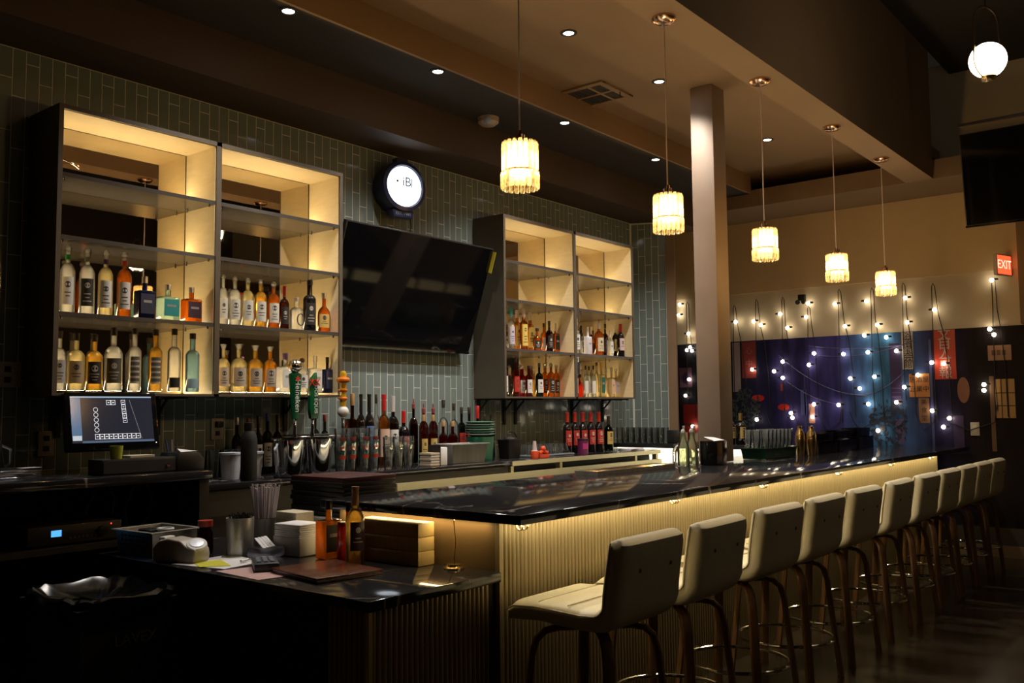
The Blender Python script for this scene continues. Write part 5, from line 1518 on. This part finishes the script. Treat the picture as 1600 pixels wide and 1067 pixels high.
bx('lower_cover', noisy('brown_leather', (0.10, 0.030, 0.013), (0.13, 0.04, 0.018), 40, (0.2, 0.3), bump=0.03), -0.135, 0.135, -0.16, 0.16, 0, 0.006, t, bevel=0.002)
bx('pages', mt_paper, -0.128, 0.128, -0.152, 0.155, 0.0062, 0.0125, t)
bx('upper_cover', MATS['brown_leather'], -0.135, 0.135, -0.16, 0.16, 0.0128, 0.0188, t, bevel=0.002)
t = thing('brass_bell', 'small brass stand with a thin upright rod by the bar end', 'ornament', (2.535, 2.33, ZS))
MB().lathe([(0.0, 0), (0.040, 0), (0.040, 0.005), (0.028, 0.009), (0.026, 0.016), (0.0, 0.017)], 24).build('base', mt_brass, t, smooth=True)
MB().tube([(0, 0, 0.016), (0.006, -0.002, 0.10), (0.012, 0.012, 0.178)], 0.0025, 6).build('rod', mt_brass, t, smooth=True)

# ================================================================== waste bin and bags in the dark corner
t = thing('waste_bin', 'tall black waste bin lined with a black bag', 'bin', (1.73, 3.36, 0))
tub(0.15, 0.17, 0.18, 0.205, 0.63, 0.015).build('bin', mt_blackm, t)
mb = MB()
n = 40
rings = []
for k, (s_, z) in enumerate(((0.99, 0.575), (1.05, 0.60), (1.06, 0.635), (1.05, 0.655), (0.97, 0.66), (0.80, 0.63), (0.4, 0.615), (0.02, 0.61))):
    for i in range(n):
        a = 2 * math.pi * i / n
        c, s2 = math.cos(a), math.sin(a)
        w = 1 + 0.016 * math.sin(i * 2.3 + k * 1.7) + 0.010 * math.sin(i * 5.1)
        mb.v.append((0.2 * s_ * w * math.copysign(abs(c) ** 0.5, c), 0.225 * s_ * w * math.copysign(abs(s2) ** 0.5, s2), z + 0.007 * math.sin(i * 1.9 + k)))
for k in range(7):
    for i in range(n):
        j = (i + 1) % n
        mb.f.append((k * n + i, k * n + j, (k + 1) * n + j, (k + 1) * n + i))
mb.build('bin_bag', M('black_film', (0.005, 0.005, 0.005), 0.22, spec=0.25), t, smooth=True)
text('brand_text', 'LAVEX', 0.055, M('dim_print', (0.12, 0.115, 0.10), 0.5), t, (0.03, -0.2010, 0.50), (math.pi / 2, 0, 0))
t = thing('bin_bag', 'slumped black plastic bag behind the waste bin', 'bag', (1.28, 3.66, 0))
mb = MB().sphere((0, 0, 0.33), 0.20, 26)
mb.v = [(x * (1 + 0.10 * math.sin(z * 40 + y * 25)), y * (0.75 + 0.1 * math.sin(x * 38)), max((z - 0.13) * 1.75 + 0.02 * math.sin(x * 60 + y * 45), 0)) for x, y, z in mb.v]
mb.build('sack', MATS['black_film'], t, smooth=True)
t = thing('carton', 'small carton with a pale label under the service counter', 'box', (2.06, 3.66, 0))
bx('box', M('dull_card', (0.07, 0.04, 0.02), 0.7), -0.09, 0.09, -0.06, 0.06, 0.0, 0.60, t)
bx('label', M('dull_label', (0.22, 0.20, 0.10), 0.6), -0.06, 0.05, -0.0615, -0.06, 0.545, 0.585, t)
# ================================================================== mural on the far wall
mu = thing('wall_mural', 'printed mural of a night street with lanterns and shop signs', 'mural', (FX, 3.2, 0))
def mural_mat():
    m = bpy.data.materials.new('mural_print')
    m.use_nodes = True
    nt = m.node_tree
    b = nt.nodes['Principled BSDF']
    b.inputs['Roughness'].default_value = 0.6
    b.inputs['Specular IOR Level'].default_value = 0.15
    tc = nt.nodes.new('ShaderNodeTexCoord')
    sp = nt.nodes.new('ShaderNodeSeparateXYZ')
    mr = nt.nodes.new('ShaderNodeMapRange')
    mr.inputs['From Min'].default_value = -2.2
    mr.inputs['From Max'].default_value = 2.0
    cr = nt.nodes.new('ShaderNodeValToRGB')
    e = cr.color_ramp.elements
    e[0].position, e[0].color = 0.0, (0.006, 0.003, 0.003, 1)
    e[1].position, e[1].color = 1.0, (0.012, 0.008, 0.014, 1)
    for p, c in ((0.22, (0.009, 0.005, 0.006, 1)), (0.30, (0.025, 0.022, 0.075, 1)), (0.355, (0.05, 0.10, 0.24, 1)), (0.40, (0.045, 0.16, 0.31, 1)), (0.445, (0.055, 0.13, 0.32, 1)),
                 (0.50, (0.05, 0.045, 0.20, 1)), (0.60, (0.035, 0.028, 0.13, 1)), (0.68, (0.018, 0.016, 0.06, 1)), (0.76, (0.014, 0.014, 0.025, 1))):
        q = e.new(p); q.color = c
    no = nt.nodes.new('ShaderNodeTexNoise')
    no.inputs['Scale'].default_value = 3.0
    no.inputs['Detail'].default_value = 8
    mp = nt.nodes.new('ShaderNodeMapping')
    mp.inputs['Scale'].default_value = (1, 3.0, 0.6)
    mx = nt.nodes.new('ShaderNodeMixRGB')
    mx.blend_type = 'MULTIPLY'
    mx.inputs[0].default_value = 0.8
    c2 = nt.nodes.new('ShaderNodeValToRGB')
    c2.color_ramp.elements[0].position = 0.35; c2.color_ramp.elements[0].color = (0.35, 0.35, 0.35, 1)
    c2.color_ramp.elements[1].position = 0.65; c2.color_ramp.elements[1].color = (1.3, 1.3, 1.3, 1)
    nt.links.new(tc.outputs['Object'], sp.inputs[0])
    nt.links.new(sp.outputs['Y'], mr.inputs[0])
    nt.links.new(mr.outputs[0], cr.inputs[0])
    nt.links.new(tc.outputs['Object'], mp.inputs[0]); nt.links.new(mp.outputs[0], no.inputs['Vector'])
    nt.links.new(no.outputs['Fac'], c2.inputs[0])
    nt.links.new(cr.outputs[0], mx.inputs[1]); nt.links.new(c2.outputs[0], mx.inputs[2])
    nt.links.new(mx.outputs[0], b.inputs['Base Color'])
    return m
bx('backdrop', mural_mat(), -0.006, -0.0005, -2.2, 2.0, 0.25, 1.982, mu)
def pr_(name, mat, y0, y1, z0, z1, lay=1):
    return bx(name, mat, -0.006 - 0.0012 * lay, -0.006 - 0.0012 * (lay - 1), y0 - 3.2, y1 - 3.2, z0, z1, mu)
def poly_(name, mat, pts, lay=1):
    x = -0.006 - 0.0012 * lay
    return MB().add([(x, y - 3.2, z) for y, z in pts], [tuple(range(len(pts)))]).build(name, mat, mu)
mr_red = M('mural_red', (0.42, 0.035, 0.02), 0.4)
mr_red2 = M('mural_faded_red', (0.22, 0.035, 0.035), 0.4)
mr_or = M('mural_orange', (0.42, 0.17, 0.05), 0.4)
mr_lan = M('mural_lantern', (0.50, 0.03, 0.015), 0.4)
mr_wh = M('mural_white', (0.42, 0.36, 0.32), 0.4)
mr_ink = M('mural_ink', (0.015, 0.010, 0.010), 0.4)
mr_brown = M('mural_brown', (0.055, 0.020, 0.012), 0.4)
mr_violet = M('mural_violet', (0.035, 0.022, 0.075), 0.4)
mr_win = M('mural_window', (0.36, 0.20, 0.07), 0.4)
RX = (math.pi / 2, 0, -math.pi / 2)       # letters that face the room
def glyphs(s, y, z0, z1, size, mat, lay=3):
    n = len(s)
    for i, ch in enumerate(s):
        z = z1 - (i + 0.5) * (z1 - z0) / n
        text('glyph', ch, size, mat, mu, (-0.006 - 0.0012 * lay, y - 3.2, z), RX, depth=0.0003)
pr_('red_banner', mr_red, 2.06, 2.24, 1.535, 1.978, 2)
glyphs('文目人可報', 2.15, 1.545, 1.975, 0.115, mr_wh)
pr_('white_sign', mr_wh, 2.417, 2.517, 1.635, 1.977, 2)
glyphs('浴落宝会館', 2.467, 1.645, 1.97, 0.082, mr_ink)
pr_('orange_sign', mr_or, 2.29, 2.465, 1.38, 1.592, 3)
for k, s in enumerate(('居酒屋', '営業中')):
    text('glyph', s, 0.058, mr_ink, mu, (-0.006 - 0.0012 * 4, 2.378 - 3.2, 1.535 - k * 0.085), RX, depth=0.0003)
pr_('small_sign', M('mural_tan', (0.22, 0.11, 0.06), 0.4), 2.30, 2.39, 1.143, 1.37, 2)
glyphs('美食堂', 2.345, 1.15, 1.365, 0.055, mr_ink)
pr_('right_sign', M('mural_dull_pink', (0.26, 0.13, 0.09), 0.4), 1.617, 1.80, 1.686, 1.818, 2)
for q in (1.66, 1.70, 1.74): pr_('sign_mark', mr_brown, q, q + 0.03, 1.73, 1.775, 3)
pr_('shop_window', mr_win, 1.605, 1.756, 1.188, 1.524, 2)
for q in (1.655, 1.705): pr_('window_bar', mr_ink, q, q + 0.008, 1.188, 1.524, 3)
for q in (1.29, 1.40): pr_('window_bar', mr_ink, 1.605, 1.756, q, q + 0.008, 3)
pr_('door_post', M('mural_post', (0.10, 0.05, 0.025), 0.4), 1.765, 1.80, 0.9, 1.55, 2)
pr_('faded_banner', mr_red2, 3.938, 4.098, 1.60, 1.972, 2)
glyphs('心中', 4.018, 1.68, 1.94, 0.08, M('mural_pink', (0.35, 0.14, 0.13), 0.4))
pr_('white_banner', M('mural_grey', (0.30, 0.24, 0.24), 0.4), 4.115, 4.20, 1.463, 1.972, 2)
def disc(name, mat, y, z, ry, rz, lay=2):
    poly_(name, mat, [(y + ry * math.cos(i * math.pi / 10), z + rz * math.sin(i * math.pi / 10)) for i in range(20)], lay)
disc('red_lantern', mr_lan, 3.933, 1.393, 0.068, 0.034)
disc('red_lantern', mr_lan, 3.666, 1.300, 0.060, 0.032)
pr_('small_lantern', mr_red2, 3.668, 3.692, 1.46, 1.53, 2)
pr_('red_shopfront', M('mural_shop_red', (0.22, 0.015, 0.012), 0.4), 4.56, 4.785, 0.95, 1.338, 2)
pr_('shop_shelf', mr_brown, 4.56, 4.785, 1.12, 1.135, 3)
pr_('violet_poster', M('mural_poster', (0.12, 0.06, 0.10), 0.4), 4.672, 4.82, 1.521, 1.731, 2)
disc('poster_ring', mr_violet, 4.745, 1.62, 0.045, 0.06, 3)
pr_('glowing_panel', M('mural_peach', (0.42, 0.20, 0.16), 0.4), 3.353, 3.41, 1.14, 1.33, 2)
disc('orange_arch', M('mural_arch', (0.18, 0.07, 0.04), 0.4), 2.01, 1.435, 0.05, 0.115, 2)
pr_('violet_door', mr_violet, 2.02, 2.105, 0.93, 1.21, 2)
pr_('dim_tower', mr_violet, 2.53, 2.63, 1.3, 1.88, 2)
for q in (1.34, 1.38, 1.42, 1.46): pr_('tower_line', M('mural_lavender', (0.10, 0.08, 0.2), 0.4), 2.54, 2.62, q, q + 0.008, 3)
pr_('blue_post', M('mural_blue_post', (0.05, 0.06, 0.16), 0.4), 2.265, 2.285, 0.9, 1.9, 2)
pr_('phone_booth', M('mural_booth', (0.10, 0.08, 0.18), 0.4), 2.52, 2.60, 0.95, 1.18, 2)
pr_('lamp_post', M('mural_blue_post', (0, 0, 0)), 3.44, 3.452, 1.0, 1.6, 2)
pr_('tall_frame', M('mural_frame', (0.06, 0.07, 0.20), 0.4), 3.43, 3.49, 1.22, 1.47, 2)
def cable(name, a, b, sag):
    pts = []
    for i in range(13):
        u = i / 12
        pts.append((-0.010, a[0] + (b[0] - a[0]) * u - 3.2, a[1] + (b[1] - a[1]) * u - sag * 4 * u * (1 - u)))
    MB().tube(pts, 0.0035, 5).build(name, M('mural_cable', (0.10, 0.10, 0.25), 0.5), mu)
cable('printed_cable', (3.70, 1.82), (2.85, 1.40), 0.10)
cable('printed_cable', (3.62, 1.55), (3.1, 1.32), 0.04)
cable('printed_cable', (3.0, 1.42), (2.5, 1.62), 0.08)
cable('printed_cable', (3.4, 1.90), (2.5, 1.86), 0.03)
cable('printed_cable', (3.3, 1.80), (2.4, 1.90), 0.06)
def foliage(name, y0, z0, ry, rz, n, mat, seed):
    q = random.Random(seed)
    mb = MB()
    for k in range(n):
        a, r_ = q.uniform(0, 6.283), math.sqrt(q.random())
        y, z = y0 + ry * r_ * math.cos(a), z0 + rz * r_ * math.sin(a)
        s = q.uniform(0.015, 0.035)
        t = q.uniform(0, 6.283)
        x = -0.009 - q.uniform(0, 0.002)
        mb.add([(x, y - 3.2 + s * math.cos(t), z + s * math.sin(t)), (x, y - 3.2 - 0.4 * s * math.sin(t), z + 0.4 * s * math.cos(t)), (x, y - 3.2 - s * math.cos(t), z - s * math.sin(t)), (x, y - 3.2 + 0.4 * s * math.sin(t), z - 0.4 * s * math.cos(t))], [(0, 1, 2, 3)])
    tag(mb.build(name, mat, mu), kind='stuff')
foliage('printed_foliage', 4.06, 1.30, 0.16, 0.2, 120, M('mural_leaf', (0.035, 0.05, 0.045), 0.5), 3)
foliage('printed_foliage', 2.66, 1.13, 0.17, 0.22, 150, M('mural_blue_leaf', (0.02, 0.025, 0.05), 0.5), 4)

# ================================================================== string lights
BULBS = [(4.137, 2.181), (3.94, 2.175), (3.864, 2.133), (3.656, 2.228), (3.586, 2.086), (3.367, 2.313), (3.393, 2.18), (3.106, 2.285), (3.017, 2.064), (2.807, 2.288), (2.716, 2.058), (2.839, 1.966), (3.326, 1.819), (3.645, 1.752), (3.38, 1.709), (3.041, 1.799), (2.812, 1.806), (3.738, 1.659), (3.65, 1.591), (3.971, 1.685), (2.984, 1.565), (2.9, 1.468), (2.761, 1.575), (3.105, 1.316), (2.826, 1.321), (3.344, 1.324), (3.577, 1.241), (3.564, 1.195), (3.362, 1.202), (3.937, 1.179), (2.748, 1.074), (2.457, 2.29), (2.45, 2.063), (2.211, 2.16), (1.734, 2.384), (1.769, 1.959), (1.737, 1.908), (2.641, 1.937), (2.555, 1.807), (2.254, 1.687), (2.153, 1.671), (2.499, 1.472), (2.377, 1.579), (2.573, 1.334), (2.268, 1.255), (2.127, 1.187), (2.179, 1.109), (1.835, 1.478), (1.837, 1.428), (4.778, 2.413), (4.791, 2.3), (4.68, 2.091), (4.664, 1.947), (4.705, 1.918), (4.686, 1.603), (4.644, 1.908), (4.732, 1.433), (4.657, 1.107)]
sl = thing('string_lights', 'zigzag string of small round warm bulbs over the mural wall', 'string lights', (FX, 3.2, 0))
mt_sb = M('string_bulb', (1, 1, 1), 0.4, 0, (1.0, 0.86, 0.62), 19)
bulb_me = MB().sphere((0, 0, 0), 0.018, 12).mesh('bulb', mt_sb, True)
sock_me = MB().lathe([(0.0, -0.03), (0.009, -0.03), (0.010, 0.0), (0.0, 0.0)], 8).mesh('socket', mt_blackm, True)
for i, (y, z) in enumerate(BULBS):
    b = obj('bulb', bulb_me, sl, (-0.045, y - 3.2, z))
    sgn = -1 if i % 3 else 1
    obj('socket', sock_me, b, (0.0, 0.019 * sgn, 0.006), (math.pi / 2 * sgn, 0, 0))
HOOKS = [(3.915, 2.40), (3.636, 2.40), (3.375, 2.29), (3.07, 2.43), (2.763, 2.413), (2.479, 2.435), (2.224, 2.405), (1.73, 2.403), (4.70, 2.44), (4.16, 2.36)]
def wire(pts):
    P = [(-0.022, y - 3.2, z) for y, z in pts]
    MB().tube(P, 0.0038, 5).build('wire', mt_blackm, sl)
for k, (y, z) in enumerate(HOOKS):
    w = 0.045 if k % 3 else 0.075
    wire([(y + 0.012, 1.15 + 0.1 * (k % 3)), (y + 0.02, 1.5), (y + 0.018, 1.9), (y + 0.012, 2.15), (y + 0.010, z - 0.03), (y, z), (y - 0.016, z - 0.03), (y - 0.5 * w, 2.12), (y - w, 1.94), (y - w * 1.4, 1.62), (y - w * 1.5, 1.2)])
for k in range(len(HOOKS) - 3):
    y, z = HOOKS[k]
    y2 = HOOKS[k + 1][0]
    wire([(y - 0.06, 1.25), (y - 0.10, 1.15), ((y + y2) / 2, 1.08), (y2 + 0.04, 1.15), (y2 + 0.015, 1.3)])
# twin spotlight (emergency lamp)
t = thing('emergency_light', 'small twin-head emergency light on the far wall', 'light', (FX - 0.015, 3.43, 2.375))
bx('box', mt_blackm, -0.05, 0.0, -0.035, 0.035, -0.03, 0.03, t, bevel=0.006)
for s_ in (-1, 1):
    MB().lathe([(0.012, 0.0), (0.024, 0.03), (0.024, 0.036), (0.0, 0.036)], 14).build('head', mt_blackm, t, smooth=True, loc=(-0.045, 0.04 * s_, -0.035), rot=(0.4 * s_, math.radians(-115), 0))
# exit sign seen edge on, light switch
t = thing('exit_sign', 'red lit exit sign at the right end of the far wall', 'exit sign', (FX - 0.12, 1.635, 2.495), math.radians(72))
bx('case', M('exit_case', (0.5, 0.4, 0.35), 0.5), -0.02, 0.012, -0.115, 0.115, -0.09, 0.09, t, bevel=0.004)
bx('panel', M('exit_red', (0.8, 0.05, 0.02), 0.5, 0, (1.0, 0.08, 0.025), 2.0), -0.022, -0.0205, -0.105, 0.105, -0.08, 0.08, t)
text('letters', 'EXIT', 0.105, M('exit_letters', (1, 0.4, 0.3), 0.5, 0, (1.0, 0.45, 0.32), 2.2), t, (-0.0228, 0, 0), RX)
point('exit_glow', (-0.02, -0.16, 0.0), 2.2, (1.0, 0.10, 0.03), 0.03, t)
t = thing('light_switch', 'cream light switch plate on the dark end of the mural', 'switch', (FX - 0.0065, 1.93, 1.093))
bx('plate', M('switch_plate', (0.5, 0.45, 0.38), 0.4), -0.008, 0, -0.036, 0.036, -0.058, 0.058, t, bevel=0.002)
bx('rocker', M('switch_rocker', (0.6, 0.54, 0.45), 0.35), -0.012, -0.008, -0.016, 0.016, -0.032, 0.032, t, bevel=0.001)
